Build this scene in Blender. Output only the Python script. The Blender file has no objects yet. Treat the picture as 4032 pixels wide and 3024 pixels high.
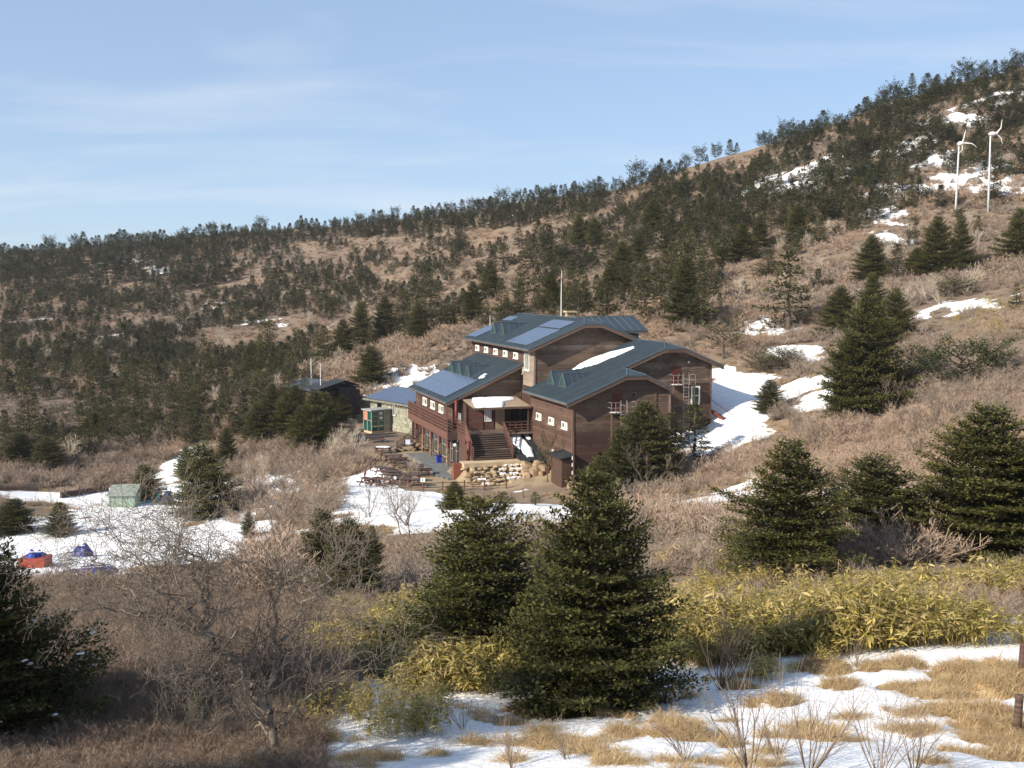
import bpy, math, random, time
import numpy as np
from mathutils import Vector
T0 = time.time()
SC = bpy.context.scene
COL = SC.collection
rad = math.radians
# ------------------------------------------------------------------ camera
F_PX = 4300.0; CX, CY, HORIZON = 2016.0, 1512.0, 1120.0     # photo pixels (4032 x 3024)
PITCH = math.atan((CY - HORIZON) / F_PX)
cam_d = bpy.data.cameras.new('camera'); cam = bpy.data.objects.new('camera', cam_d); COL.objects.link(cam)
cam_d.sensor_width = 36.0; cam_d.lens = 36.0 * F_PX / 4032.0
cam_d.clip_start = 0.3; cam_d.clip_end = 20000
cam.location = (0, 0, 0); cam.rotation_euler = (math.pi / 2 - PITCH, 0, 0)
SC.camera = cam
# ------------------------------------------------------------------ sky and sun
SUN_TRAVEL = Vector((2.1, 1.45, -1.47)).normalized()
sun_from = -SUN_TRAVEL
SUN_EL = math.asin(sun_from.z); SUN_AZ = math.atan2(sun_from.x, sun_from.y)
W = bpy.data.worlds.new('World'); SC.world = W; W.use_nodes = True
nt = W.node_tree; nt.nodes.clear()
def wn(t, **k):
    n = nt.nodes.new(t)
    for a, b in k.items(): setattr(n, a, b)
    return n
sky = wn('ShaderNodeTexSky', sky_type='NISHITA', sun_disc=False, sun_elevation=SUN_EL, sun_rotation=SUN_AZ,
         altitude=1600, air_density=1.0, dust_density=.55, ozone_density=3.2)
tc = wn('ShaderNodeTexCoord'); sep = wn('ShaderNodeSeparateXYZ')
nt.links.new(tc.outputs['Generated'], sep.inputs[0])
# flat cloud layer: direction divided by its height gives a plane far overhead
zc = wn('ShaderNodeMath', operation='MAXIMUM'); zc.inputs[1].default_value = 0.03
nt.links.new(sep.outputs['Z'], zc.inputs[0])
zadd = wn('ShaderNodeMath', operation='ADD'); zadd.inputs[1].default_value = 0.12
nt.links.new(zc.outputs[0], zadd.inputs[0])
dv = wn('ShaderNodeVectorMath', operation='DIVIDE'); cmb = wn('ShaderNodeCombineXYZ')
for i in range(3): nt.links.new(zadd.outputs[0], cmb.inputs[i])
nt.links.new(tc.outputs['Generated'], dv.inputs[0]); nt.links.new(cmb.outputs[0], dv.inputs[1])
mp = wn('ShaderNodeMapping'); mp.inputs['Scale'].default_value = (0.55, 1.25, 0.0); mp.inputs['Rotation'].default_value = (0, 0, 0.35)
mp.inputs['Location'].default_value = (2.7, 1.6, 0)
nt.links.new(dv.outputs[0], mp.inputs[0])
cn = wn('ShaderNodeTexNoise'); cn.inputs['Scale'].default_value = 1.05; cn.inputs['Detail'].default_value = 9
cn.inputs['Roughness'].default_value = 0.55; cn.inputs['Distortion'].default_value = 0.5
nt.links.new(mp.outputs[0], cn.inputs['Vector'])
cr = wn('ShaderNodeMapRange'); cr.inputs['From Min'].default_value = 0.49; cr.inputs['From Max'].default_value = 0.80
cr.inputs['To Min'].default_value = 0.10; cr.inputs['To Max'].default_value = 0.55
nt.links.new(cn.outputs['Fac'], cr.inputs['Value'])
mixc = wn('ShaderNodeMixRGB'); mixc.inputs['Color2'].default_value = (6.0, 6.2, 6.4, 1)
gam = wn('ShaderNodeGamma'); gam.inputs['Gamma'].default_value = 0.5     # softens the glare towards the horizon
nt.links.new(sky.outputs[0], gam.inputs['Color'])
skm = wn('ShaderNodeMixRGB', blend_type='MULTIPLY'); skm.inputs['Fac'].default_value = 1.0; skm.inputs['Color2'].default_value = (1.52, 1.86, 2.28, 1)
nt.links.new(gam.outputs[0], skm.inputs['Color1'])
nt.links.new(cr.outputs[0], mixc.inputs['Fac']); nt.links.new(skm.outputs[0], mixc.inputs['Color1'])
bg = wn('ShaderNodeBackground'); bg.inputs['Strength'].default_value = 0.104
nt.links.new(mixc.outputs[0], bg.inputs['Color'])
wo = wn('ShaderNodeOutputWorld'); nt.links.new(bg.outputs[0], wo.inputs['Surface'])
sl = bpy.data.lights.new('sun', 'SUN'); sl.energy = 5.0; sl.angle = rad(0.53); sl.color = (1.0, 0.91, 0.775)
sun = bpy.data.objects.new('sun', sl); COL.objects.link(sun)
sun.rotation_euler = SUN_TRAVEL.to_track_quat('-Z', 'Y').to_euler()
vs = SC.view_settings; vs.view_transform = 'Standard'; vs.look = 'None'; vs.exposure = 0.60; vs.gamma = 1.0
try: vs.use_curve_mapping = False
except Exception: pass
SC.cycles.max_bounces = 5; SC.cycles.diffuse_bounces = 3; SC.cycles.transparent_max_bounces = 8
SC.cycles.use_denoising = True
# ------------------------------------------------------------------ helpers
K = 4032.0 / 2212.0          # I measured most positions on a 2212 px wide view of the photo
def ray(u, v):
    a = (u - CX) / F_PX; b = (CY - v) / F_PX
    return np.array([a, math.cos(PITCH) + b * math.sin(PITCH), -math.sin(PITCH) + b * math.cos(PITCH)])
def at(u, v, y):
    d = ray(u, v); return d * (y / d[1])
def at_s(x, y, depth): return at(x * K, y * K, depth)
rng = np.random.default_rng(7)

def _hash(ix, iy, seed):
    h = (ix.astype(np.int64) * 374761393 + iy.astype(np.int64) * 668265263 + seed * 1442695041) & 0xFFFFFFFF
    h = ((h ^ (h >> 13)) * 1274126177) & 0xFFFFFFFF
    h = (h ^ (h >> 16)) & 0xFFFFFFFF
    return h / 4294967295.0
def vnoise(x, y, seed=0):
    x0 = np.floor(x); y0 = np.floor(y); fx = x - x0; fy = y - y0
    fx = fx * fx * (3 - 2 * fx); fy = fy * fy * (3 - 2 * fy)
    ix = x0.astype(np.int64); iy = y0.astype(np.int64)
    a = _hash(ix, iy, seed); b = _hash(ix + 1, iy, seed); c = _hash(ix, iy + 1, seed); d = _hash(ix + 1, iy + 1, seed)
    return (a * (1 - fx) + b * fx) * (1 - fy) + (c * (1 - fx) + d * fx) * fy
def fbm(x, y, seed=0, octs=4, rough=0.5):
    s = 0; amp = 1; tot = 0
    for i in range(octs):
        s = s + amp * vnoise(x * 2 ** i + 17.3 * i, y * 2 ** i - 9.1 * i, seed + i); tot += amp; amp *= rough
    return s / tot
def sstep(a, b, x):
    t = np.clip((x - a) / (b - a), 0, 1); return t * t * (3 - 2 * t)

def mesh_from(name, verts, faces, mat=None, smooth=False, attrs=None, mats=None, mat_idx=None):
    """verts (N,3); faces: (M,k) array, or list of lists"""
    me = bpy.data.meshes.new(name)
    verts = np.asarray(verts, dtype=np.float32)
    if isinstance(faces, np.ndarray):
        M, k = faces.shape
        me.vertices.add(len(verts)); me.vertices.foreach_set('co', verts.ravel())
        me.loops.add(M * k); me.loops.foreach_set('vertex_index', faces.astype(np.int32).ravel())
        me.polygons.add(M); me.polygons.foreach_set('loop_start', np.arange(0, M * k, k, dtype=np.int32))
        try: me.polygons.foreach_set('loop_total', np.full(M, k, dtype=np.int32))
        except Exception: pass
        if smooth: me.polygons.foreach_set('use_smooth', np.ones(M, dtype=bool))
        if mat_idx is not None: me.polygons.foreach_set('material_index', np.asarray(mat_idx, dtype=np.int32))
        me.update(calc_edges=True)
    else:
        me.from_pydata(verts.tolist(), [], [list(f) for f in faces])
        if mat_idx is not None: me.polygons.foreach_set('material_index', np.asarray(mat_idx, dtype=np.int32))
        if smooth: me.polygons.foreach_set('use_smooth', np.ones(len(me.polygons), dtype=bool))
        me.update()
    for an, (ty, data) in (attrs or {}).items():
        a = me.attributes.new(an, ty, 'POINT')
        a.data.foreach_set('value' if ty == 'FLOAT' else 'vector', np.asarray(data, dtype=np.float32).ravel())
    for m in (mats or ([mat] if mat else [])): me.materials.append(m)
    return me
def link(name, me, parent=None, loc=None, label=None, cat=None, group=None, kind=None):
    o = bpy.data.objects.new(name, me); COL.objects.link(o)
    if parent is not None: o.parent = parent
    if loc is not None: o.location = loc
    return tag(o, label, cat, group, kind)
def tag(o, label=None, cat=None, group=None, kind=None):
    if label: o['label'] = label
    if cat: o['category'] = cat
    if group: o['group'] = group
    if kind: o['kind'] = kind
    return o
def empty(name, loc=(0, 0, 0), rz=0, label=None, cat=None, group=None):
    o = bpy.data.objects.new(name, None); COL.objects.link(o); o.location = loc; o.rotation_euler = (0, 0, rz)
    o.empty_display_size = 0.3
    return tag(o, label, cat, group)
def copy_tree(o, parent=None):
    c = o.copy(); COL.objects.link(c); c.parent = parent
    for ch in o.children: copy_tree(ch, c)
    return c

class MB:
    """collects simple shapes; build() links them as one mesh object"""
    def __init__(s): s.v = []; s.f = []; s.mi = []
    def add(s, vs, fs, mi=0):
        b = len(s.v); s.v += [tuple(map(float, p)) for p in vs]; s.f += [[b + i for i in f] for f in fs]; s.mi += [mi] * len(fs); return s
    def box(s, x0, x1, y0, y1, z0, z1, mi=0):
        return s.add([(x0, y0, z0), (x1, y0, z0), (x1, y1, z0), (x0, y1, z0), (x0, y0, z1), (x1, y0, z1), (x1, y1, z1), (x0, y1, z1)],
                     [(0, 3, 2, 1), (4, 5, 6, 7), (0, 1, 5, 4), (1, 2, 6, 5), (2, 3, 7, 6), (3, 0, 4, 7)], mi)
    def bar(s, p, q, w, h=None, up=(0, 0, 1), mi=0):
        """rectangular bar from p to q; w sideways, h along up"""
        h = h or w; p = Vector(p); q = Vector(q); d = (q - p).normalized(); up = Vector(up)
        if abs(d.dot(up)) > 0.98: up = Vector((0, 1, 0))
        x = d.cross(up).normalized(); y = x.cross(d).normalized()
        vs = []
        for c in (p, q):
            for a, b in ((-1, -1), (1, -1), (1, 1), (-1, 1)): vs.append(c + x * (a * w / 2) + y * (b * h / 2))
        return s.add(vs, [(0, 1, 2, 3), (7, 6, 5, 4), (0, 4, 5, 1), (1, 5, 6, 2), (2, 6, 7, 3), (3, 7, 4, 0)], mi)
    def tube(s, pts, rs, n=8, mi=0, cap=True):
        pts = [Vector(p) for p in pts]
        if not hasattr(rs, '__len__'): rs = [rs] * len(pts)
        vs = []; fs = []
        for i, p in enumerate(pts):
            d = (pts[min(i + 1, len(pts) - 1)] - pts[max(i - 1, 0)]).normalized()
            up = Vector((0, 0, 1)) if abs(d.z) < 0.95 else Vector((1, 0, 0))
            x = d.cross(up).normalized(); y = d.cross(x).normalized()
            for k in range(n):
                a = 2 * math.pi * k / n; vs.append(p + (x * math.cos(a) + y * math.sin(a)) * rs[i])
        for i in range(len(pts) - 1):
            for k in range(n): fs.append((i * n + k, i * n + (k + 1) % n, (i + 1) * n + (k + 1) % n, (i + 1) * n + k))
        if cap: fs.append(tuple(range(n))[::-1]); fs.append(tuple((len(pts) - 1) * n + k for k in range(n)))
        return s.add(vs, fs, mi)
    def prism(s, poly, vec, mi=0):
        n = len(poly); v = Vector(vec); a = [Vector(p) for p in poly]
        fs = [tuple(range(n)), tuple(range(2 * n - 1, n - 1, -1))] + [(i, n + i, n + (i + 1) % n, (i + 1) % n) for i in range(n)]
        return s.add(a + [p + v for p in a], fs, mi)
    def ball(s, c, r, n=10, m=6, mi=0, sq=(1, 1, 1)):
        vs = []; fs = []
        for j in range(m + 1):
            t = math.pi * j / m
            for k in range(n):
                a = 2 * math.pi * k / n
                vs.append((c[0] + r * sq[0] * math.sin(t) * math.cos(a), c[1] + r * sq[1] * math.sin(t) * math.sin(a), c[2] + r * sq[2] * math.cos(t)))
        for j in range(m):
            for k in range(n): fs.append((j * n + k, (j + 1) * n + k, (j + 1) * n + (k + 1) % n, j * n + (k + 1) % n))
        return s.add(vs, fs, mi)
    def mesh(s, name, *mats, smooth=False):
        me = bpy.data.meshes.new(name); me.from_pydata(s.v, [], s.f)
        if len(mats) > 1: me.polygons.foreach_set('material_index', s.mi)
        if smooth: me.polygons.foreach_set('use_smooth', [True] * len(me.polygons))
        for m in mats: me.materials.append(m)
        me.update(); return me
    def build(s, name, mat, parent=None, smooth=False, **k):
        mats = mat if isinstance(mat, (list, tuple)) else [mat]
        return link(name, s.mesh(name, *mats, smooth=smooth), parent, **k)

# ------------------------------------------------------------------ materials
class NT:
    def __init__(s, name):
        s.m = bpy.data.materials.new(name); s.m.use_nodes = True; s.t = s.m.node_tree; s.t.nodes.clear()
        s.out = s.n('ShaderNodeOutputMaterial')
    def n(s, t, ins=None, **k):
        n = s.t.nodes.new(t)
        for a, b in k.items(): setattr(n, a, b)
        for a, b in (ins or {}).items():
            if hasattr(b, 'is_output'): s.t.links.new(b, n.inputs[a])
            else: n.inputs[a].default_value = b
        return n
    def l(s, a, b): s.t.links.new(a, b)
    def noise(s, scale, vec=None, detail=4, rough=0.55, dist=0.0):
        n = s.n('ShaderNodeTexNoise', {'Scale': scale, 'Detail': detail, 'Roughness': rough, 'Distortion': dist})
        if vec is not None: s.l(vec, n.inputs['Vector'])
        return n.outputs['Fac']
    def remap(s, v, a, b, c=0.0, d=1.0):
        n = s.n('ShaderNodeMapRange', {'From Min': a, 'From Max': b, 'To Min': c, 'To Max': d}); s.l(v, n.inputs['Value']); return n.outputs[0]
    def mix(s, f, a, b, op='MIX'):
        n = s.n('ShaderNodeMixRGB', blend_type=op)
        for k, v in (('Fac', f), ('Color1', a), ('Color2', b)):
            if hasattr(v, 'is_output'): s.l(v, n.inputs[k])
            elif k == 'Fac': n.inputs[k].default_value = v
            else: n.inputs[k].default_value = (*v[:3], 1)
        return n.outputs[0]
    def math(s, op, a, b=0.0):
        n = s.n('ShaderNodeMath', operation=op)
        for i, v in enumerate((a, b)):
            if hasattr(v, 'is_output'): s.l(v, n.inputs[i])
            else: n.inputs[i].default_value = v
        return n.outputs[0]
    def bump(s, h, strength=0.3, dist=0.02):
        n = s.n('ShaderNodeBump', {'Strength': strength, 'Distance': dist}); s.l(h, n.inputs['Height']); return n.outputs[0]
    def bsdf(s, col, rough=0.8, normal=None, metal=0.0, spec=0.3, trans=None, **kw):
        b = s.n('ShaderNodeBsdfPrincipled', {'Metallic': metal})
        if hasattr(rough, 'is_output'): s.l(rough, b.inputs['Roughness'])
        else: b.inputs['Roughness'].default_value = rough
        b.inputs['Specular IOR Level'].default_value = spec
        if hasattr(col, 'is_output'): s.l(col, b.inputs['Base Color'])
        else: b.inputs['Base Color'].default_value = (*col[:3], 1)
        if normal is not None: s.l(normal, b.inputs['Normal'])
        for a, v in kw.items(): b.inputs[a].default_value = v
        o = b.outputs[0]
        if trans:            # thin leaves let some light through
            tr = s.n('ShaderNodeBsdfTranslucent')
            if hasattr(col, 'is_output'): s.l(col, tr.inputs[0])
            else: tr.inputs[0].default_value = (*col[:3], 1)
            mx = s.n('ShaderNodeMixShader', {0: trans}); s.l(o, mx.inputs[1]); s.l(tr.outputs[0], mx.inputs[2]); o = mx.outputs[0]
        s.l(o, s.out.inputs['Surface']); return s.m
    def pos(s): return s.n('ShaderNodeNewGeometry').outputs['Position']
    def obj(s): return s.n('ShaderNodeTexCoord').outputs['Object']
    def rand(s): return s.n('ShaderNodeObjectInfo').outputs['Random']
    def attr(s, name, inst=False):
        n = s.n('ShaderNodeAttribute', attribute_name=name)
        if inst: n.attribute_type = 'INSTANCER'
        return n.outputs['Fac']
def simple(name, col, rough=0.7, var=0.18, scale=3.0, bump=0.0, metal=0.0, spec=0.3, wear=None):
    """one colour with uneven tone, streaks of wear and fine relief"""
    t = NT(name); p = t.pos()
    f = t.noise(scale, p, 6)
    c = t.mix(t.remap(f, 0.3, 0.7), [x * (1 - var) for x in col], [min(1, x * (1 + var)) for x in col])
    if wear is not None: c = t.mix(t.remap(t.noise(scale * 2.3, p, 8), 0.56, 0.68, 0, 0.8), c, wear)
    nr = t.bump(t.noise(scale * 8, p, 5), bump, 0.01) if bump else None
    return t.bsdf(c, rough, nr, metal, spec)
# ------------------------------------------------------------------ terrain
# building frame: r along the gable to the right, d into depth, z up (0 = wall top of the near wing's corner)
YAW = 0.306399
ED = np.array([-math.sin(YAW), math.cos(YAW), 0.0]); ER = np.array([math.cos(YAW), math.sin(YAW), 0.0])
BO = np.array([6.178, 110.0, -12.613])
def B(r, d, z): return BO + ER * r + ED * d + np.array([0, 0, z])
def to_b(x, y):
    qx = x - BO[0]; qy = y - BO[1]
    return qx * ER[0] + qy * ER[1], qx * ED[0] + qy * ED[1]
CP = []
for x, y, dep in [
    # near slope
    (1500, 1659, 11), (2200, 1659, 11.5), (1100, 1659, 12), (700, 1659, 12), (0, 1659, 12), (350, 1650, 12.3),
    (2200, 1400, 18.5), (1900, 1385, 19.5), (1600, 1410, 19), (1250, 1525, 15.5), (1000, 1530, 15), (700, 1560, 14), (0, 1560, 14), (350, 1530, 15),
    (2000, 1300, 26), (2200, 1290, 26), (1750, 1290, 28), (1800, 1215, 38), (2130, 1205, 40), (1900, 1200, 42), (1600, 1230, 37), (1000, 1420, 19.5), (1300, 1420, 20.5),
    (1000, 1340, 26), (1250, 1330, 30), (750, 1345, 27), (700, 1310, 32), (350, 1340, 27), (0, 1340, 26), (1500, 1290, 32),
    (1600, 1120, 68), (1480, 1105, 80), (1800, 1110, 63), (2150, 1060, 70), (2210, 900, 84), (1950, 1000, 84), (1750, 980, 98),
    (1000, 1170, 56), (1000, 1100, 86), (500, 1230, 64), (300, 1250, 64), (120, 1260, 66), (700, 1180, 72), (750, 1085, 96),
    (200, 1190, 88), (50, 1170, 92), (100, 1100, 112), (400, 1110, 108), (500, 1065, 122), (260, 1075, 124), (620, 1050, 112),
    (0, 1050, 128), (150, 1040, 136), (400, 1010, 140), (600, 980, 140), (600, 900, 155), (700, 850, 172),
    # left hillside
    (0, 1000, 142), (0, 900, 170), (0, 800, 215), (0, 700, 290), (0, 610, 400), (0, 552, 520),
    (400, 920, 160), (400, 820, 205), (400, 720, 270), (400, 620, 370), (400, 512, 500),
    (800, 830, 178), (800, 740, 225), (800, 640, 290), (800, 560, 380), (800, 478, 480),
    (1100, 680, 195), (1100, 600, 245), (1100, 520, 320), (1100, 450, 400),
    (1300, 680, 168), (1300, 600, 208), (1300, 520, 262), (1300, 424, 350),
    (1500, 720, 150), (1500, 640, 180), (1500, 540, 222), (1500, 450, 272), (1500, 366, 330),
    (1700, 830, 127), (1700, 740, 145), (1700, 640, 172), (1700, 540, 205), (1700, 430, 248), (1700, 318, 302),
    (1950, 860, 102), (1950, 740, 126), (1950, 640, 152), (1950, 540, 180), (1950, 400, 222), (1950, 300, 255), (1950, 222, 285),
    (2200, 800, 98), (2200, 700, 122), (2200, 600, 150), (2200, 460, 194), (2200, 320, 234), (2200, 145, 288)]:
    CP.append(at_s(x, y, dep))
for x, y, z in [(0, 0, -1.7), (-12, 0, -1.6), (14, 0, -1.5), (0, -40, 6), (-60, -20, 1), (60, -20, 7), (-30, 20, -5), (40, 30, -3), (-60, 60, -16), (60, 60, -3), (90, 100, 4),
                (-90, 110, -22), (-120, 140, -23), (110, 150, 12), (160, 220, 50), (-160, 220, -15), (-260, 380, 0), (-340, 520, 14), (-420, 700, -25), (-200, 700, -25), (0, 640, -20), (120, 560, -10),
                (200, 460, 20), (240, 340, 62), (300, 250, 75), (320, 420, 40), (-420, 420, 2), (300, 600, -25), (-100, 900, -60), (300, 900, -60), (-450, 900, -60), (-480, 200, -18), (300, 100, 40), (-300, 60, -18)]:
    CP.append(np.array([x, y, z], float))
for r, d, z in [(-16, 8, -8.3), (-14, 20, -8.15), (-12, 30, -8.1), (-17, 30, -8.5), (-9, 4, -8.4), (-4, 3, -8.1), (0, -1, -7.7), (5, -2, -6.9), (10, -2, -5.6), (14, 1, -4.2), (18, 4, -2.0), (22, 6, -0.6),
                (20, 16, 0.6), (18, 28, 1.4), (10, 45, 0.0), (1, 46, -4.5), (-9, 46, -8.1), (-17, 44, -8.3), (-10, 56, -7.9), (-16, 54, -8.2), (-2, 60, -5.5), (-4, 10, -6.9), (5, 20, -5), (-24, 16, -9.8), (-25, 30, -9.5)]:
    CP.append(B(r, d, z))
CP = np.array(CP)
SCL = 100.0
def tps_fit(P, lam):
    X = P[:, :2] / SCL; n = len(X)
    r2 = ((X[:, None] - X[None]) ** 2).sum(-1)
    Kk = 0.5 * r2 * np.log(r2 + 1e-12) + lam * np.eye(n)
    Q = np.c_[np.ones(n), X]; A = np.zeros((n + 3, n + 3)); A[:n, :n] = Kk; A[:n, n:] = Q; A[n:, :n] = Q.T
    return X, np.linalg.solve(A, np.r_[P[:, 2], 0, 0, 0])
TX, TW = tps_fit(CP, 2e-4)
def tps(x, y):
    x = np.asarray(x, float); sh = x.shape; x = x.ravel() / SCL; y = np.asarray(y, float).ravel() / SCL
    out = TW[-3] + TW[-2] * x + TW[-1] * y
    for i in range(len(TX)):
        r2 = (x - TX[i, 0]) ** 2 + (y - TX[i, 1]) ** 2
        out += TW[i] * 0.5 * r2 * np.log(r2 + 1e-12)
    return out.reshape(sh)
def rect_mask(r, d, r0, r1, d0, d1, soft):
    return np.minimum(np.minimum(sstep(r0 - soft, r0, r), 1 - sstep(r1, r1 + soft, r)), np.minimum(sstep(d0 - soft, d0, d), 1 - sstep(d1, d1 + soft, d)))
def base_h(x, y):
    z = tps(x, y)
    r, d = to_b(x, y); zb = z - BO[2]
    m = np.maximum(rect_mask(r, d, -16.6, -7, 5.2, 37, 2.2), rect_mask(r, d, -17, -5, 37, 53, 3.0)); zb = zb * (1 - m) + (-8.15) * m            # picnic terrace
    m = rect_mask(r, d, -8.6, -2.0, 7.9, 12, 1.7); zb = zb * (1 - m) + (-6.75) * m             # shelf at the stair foot
    m = rect_mask(r, d, -8.0, 0.4, 13.5, 40, 0.8); zb = zb * (1 - m) + (-8.3) * m              # under the lodge
    m = rect_mask(r, d, 1.5, 16, 2, 38, 2.0); zb = np.minimum(zb, zb * (1 - m) + (-3.2) * m)
    return zb + BO[2]
def height(x, y):
    x = np.asarray(x, float); y = np.asarray(y, float)
    z = base_h(x, y); dist = np.hypot(x, y)
    r, d = to_b(x, y); flat = rect_mask(r, d, -18, 18, 2, 40, 5)
    z = z + (fbm(x / 9, y / 9, 3, 4) - 0.5) * (0.9 * sstep(25, 90, dist) + 0.30) * (1 - 0.9 * flat)
    z = z + (fbm(x / 45, y / 45, 11, 4) - 0.5) * 7.0 * sstep(150, 260, dist) * (1 - flat)
    # crags on the steep right-hand mountain
    rock = sstep(55, 110, x) * sstep(180, 235, y)
    cr_ = fbm(x / 14, y / 11, 23, 5, 0.55)
    z = z + rock * (np.floor(cr_ * 9) / 9 * 0.65 + cr_ * 0.35 - 0.5) * 7.5
    z = z + (fbm(x / 1.6, y / 1.6, 5, 3) - 0.5) * 0.16 * (1 - sstep(30, 60, dist))
    return z
def hit(u, v, y0=6.0, y1=760.0, n=1500):
    """first point where the ray through a photo pixel meets the ground"""
    dr = ray(u, v); dr = dr / dr[1]
    ys = np.geomspace(y0, y1, n); P = dr[None] * ys[:, None]
    dz = P[:, 2] - height(P[:, 0], P[:, 1])
    k = np.argmax(dz < 0)
    if dz[k] >= 0: return None
    a, b = ys[max(k - 1, 0)], ys[k]
    for _ in range(12):
        m = (a + b) / 2; p = dr * m
        if p[2] - float(height(p[0], p[1])) < 0: b = m
        else: a = m
    p = dr * b; return np.array([p[0], p[1], float(height(p[0], p[1]))])
def hit_s(x, y, **k): return hit(x * K, y * K, **k)
def project(x, y, z):
    yy = y * math.cos(PITCH) - z * math.sin(PITCH); zz = y * math.sin(PITCH) + z * math.cos(PITCH)
    yy = np.where(np.abs(yy) < 0.01, 0.01, yy)
    return (CX + F_PX * x / yy) / K, (CY - F_PX * zz / yy) / K, yy      # on the 2212 px view

# snow cover: patches given in world metres (centre found from a place in the photo, then half sizes and strength)
SNOW = []
def snow_s(x, y, rx, ry, s=1.0, dep=None):
    p = at_s(x, y, dep) if dep else hit_s(x, y)
    if p is not None: SNOW.append((p[0], p[1], rx, ry, s))
for a in [(780, 1065, 7, 6, 1.35), (900, 1080, 8, 7, 1.45), (1030, 1095, 8, 8, 1.45), (1150, 1100, 7, 8, 1.3), (760, 1045, 4, 6, 1.1), (1110, 1130, 4, 5, .9),
          (130, 1170, 10, 10, 1.12), (250, 1130, 10, 11, 1.15), (360, 1095, 9, 9, 1.12), (60, 1180, 8, 9, 1.1), (430, 1150, 7, 7, .95), (470, 1190, 6, 6, .9), (330, 1190, 8, 7, 1.1), (200, 1075, 10, 5, 1.2), (320, 1060, 8, 5, 1.1),
          (540, 1110, 4.5, 6, 1.1), (600, 1085, 4, 5, 1.0), (650, 1055, 4, 5, 1.0), (570, 1040, 4, 5, .95), (500, 1150, 4, 5, 1.0), (700, 1085, 4, 5, .9), (830, 1120, 4, 4, .8), (930, 1140, 3, 4, .75), (380, 1020, 3, 7, .9), (600, 1040, 4, 4, .7), (80, 1250, 7, 5, .9), (240, 1210, 8, 6, 1.0),
          (1565, 905, 4, 8, 1.2), (1595, 865, 5, 7, .98), (1660, 860, 6, 5, .74), (1740, 840, 6, 5, .70), (1600, 815, 5, 5, .7), (1770, 860, 4, 4, .85), (1560, 945, 4, 4, 1.0), (1720, 765, 3, 6, .8),
          (1530, 1085, 5, 4, 1.0), (1470, 1100, 4, 3, .8), (1600, 1060, 4, 4, .7), (1830, 1085, 3, 3, .8), (1790, 1125, 3, 3, .7), (1810, 1070, 4, 4, .7),
          (2060, 385, 9, 10, .85), (2130, 395, 8, 11, .85), (2165, 360, 7, 9, .7), (2040, 350, 7, 7, .65), (1760, 385, 9, 9, .85), (1660, 395, 8, 8, .8), (1730, 372, 9, 6, .7), (1960, 400, 8, 10, .7), (2070, 250, 9, 8, .6), (1990, 270, 7, 7, .6), (2170, 200, 11, 8, .65), (1960, 330, 8, 8, .7),
          (1930, 520, 3, 6, .9), (1960, 585, 4, 3, .55), (1910, 455, 4, 8, .6), (2100, 660, 6, 5, .5), (1640, 690, 4, 5, .55),
          (300, 590, 18, 12, .45), (250, 570, 14, 10, .42), (100, 680, 20, 12, .42), (480, 660, 12, 10, .42), (540, 700, 10, 9, .42), (300, 720, 12, 10, .4), (870, 830, 6, 8, .7), (900, 870, 5, 4, .6), (640, 770, 7, 6, .5)]:
    snow_s(*a)
SNOW = np.array(SNOW)
NEARGRASS = []
for x, y, rx, ry in [(2150, 1475, 1.1, 1.3), (2010, 1490, .8, .75), (2190, 1590, .9, 1.1), (2090, 1545, .8, .5), (1790, 1450, .62, .7), (1815, 1490, .45, .5), (1150, 1548, .95, .55), (1060, 1560, .6, .45),
                     (1300, 1550, .6, .35), (1300, 1630, .38, .35), (1480, 1590, .55, .45), (1200, 1610, .5, .4), (1680, 1530, .28, .25), (1760, 1590, .5, .4), (1590, 1490, .4, .35), (1930, 1445, .5, .4), (1430, 1565, .35, .28), (1080, 1605, .3, .25), (1340, 1590, .3, .22), (2150, 1640, .8, .6), (1560, 1610, .35, .3)]:
    p = hit_s(x, y)
    if p is not None: NEARGRASS.append((p[0], p[1], rx, ry))
def snow_amount(x, y):
    x = np.asarray(x, float); y = np.asarray(y, float)
    s = np.zeros_like(x)
    for cx, cy, rx, ry, k in SNOW:
        q = ((x - cx) / (rx * 1.25)) ** 2 + ((y - cy) / (ry * 1.25)) ** 2
        s = np.maximum(s, k * np.exp(-q ** 1.5))
    near = (1 - sstep(18.5, 22.5, y - 0.10 * np.abs(x)))
    side = sstep(-6.5, -3.5, x + 0.12 * (y - 12) + 2.2 * (fbm(x / 2.2, y / 2.2, 77, 3) - .5))
    s = np.maximum(s, near * (0.55 + 0.6 * side))
    g = np.zeros_like(x)
    wx = (fbm(x / .6, y / .6, 61, 3) - .5) * .8; wy = (fbm(x / .6, y / .6, 62, 3) - .5) * .8
    for cx, cy, rx, ry in NEARGRASS:
        q = ((x + wx - cx) / rx) ** 2 + ((y + wy - cy) / ry) ** 2
        g = np.maximum(g, np.exp(-q ** 1.6))
    s = s - 0.85 * g * near
    dist = np.hypot(x, y)
    n = 0.55 * fbm(x / 1.8, y / 1.8, 31, 4) + 0.45 * fbm(x / .5, y / .5, 37, 3)
    nf = 0.55 * fbm(x / 7, y / 4.5, 33, 4) + 0.45 * fbm(x / 1.8, y / 1.4, 39, 3)
    n = np.where(dist < 60, n, nf)
    r, d = to_b(x, y)
    s = s * (1 - rect_mask(r, d, -16.0, -3, 4.2, 34, .8) * (d > 4.0))
    return s - 0.5 + (n - 0.5) * np.where(dist < 60, 1.25, 2.1)
def axis(segs):
    out = []
    for a, b, st in segs: out += list(np.arange(a, b, st))
    return np.array(out + [segs[-1][1]])
XS = axis([(-640, -260, 20), (-260, -110, 5), (-110, -40, 1.6), (-40, -11, .7), (-11, 13, .14), (13, 42, .7), (42, 130, 1.5), (130, 260, 4), (260, 560, 20)])
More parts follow.
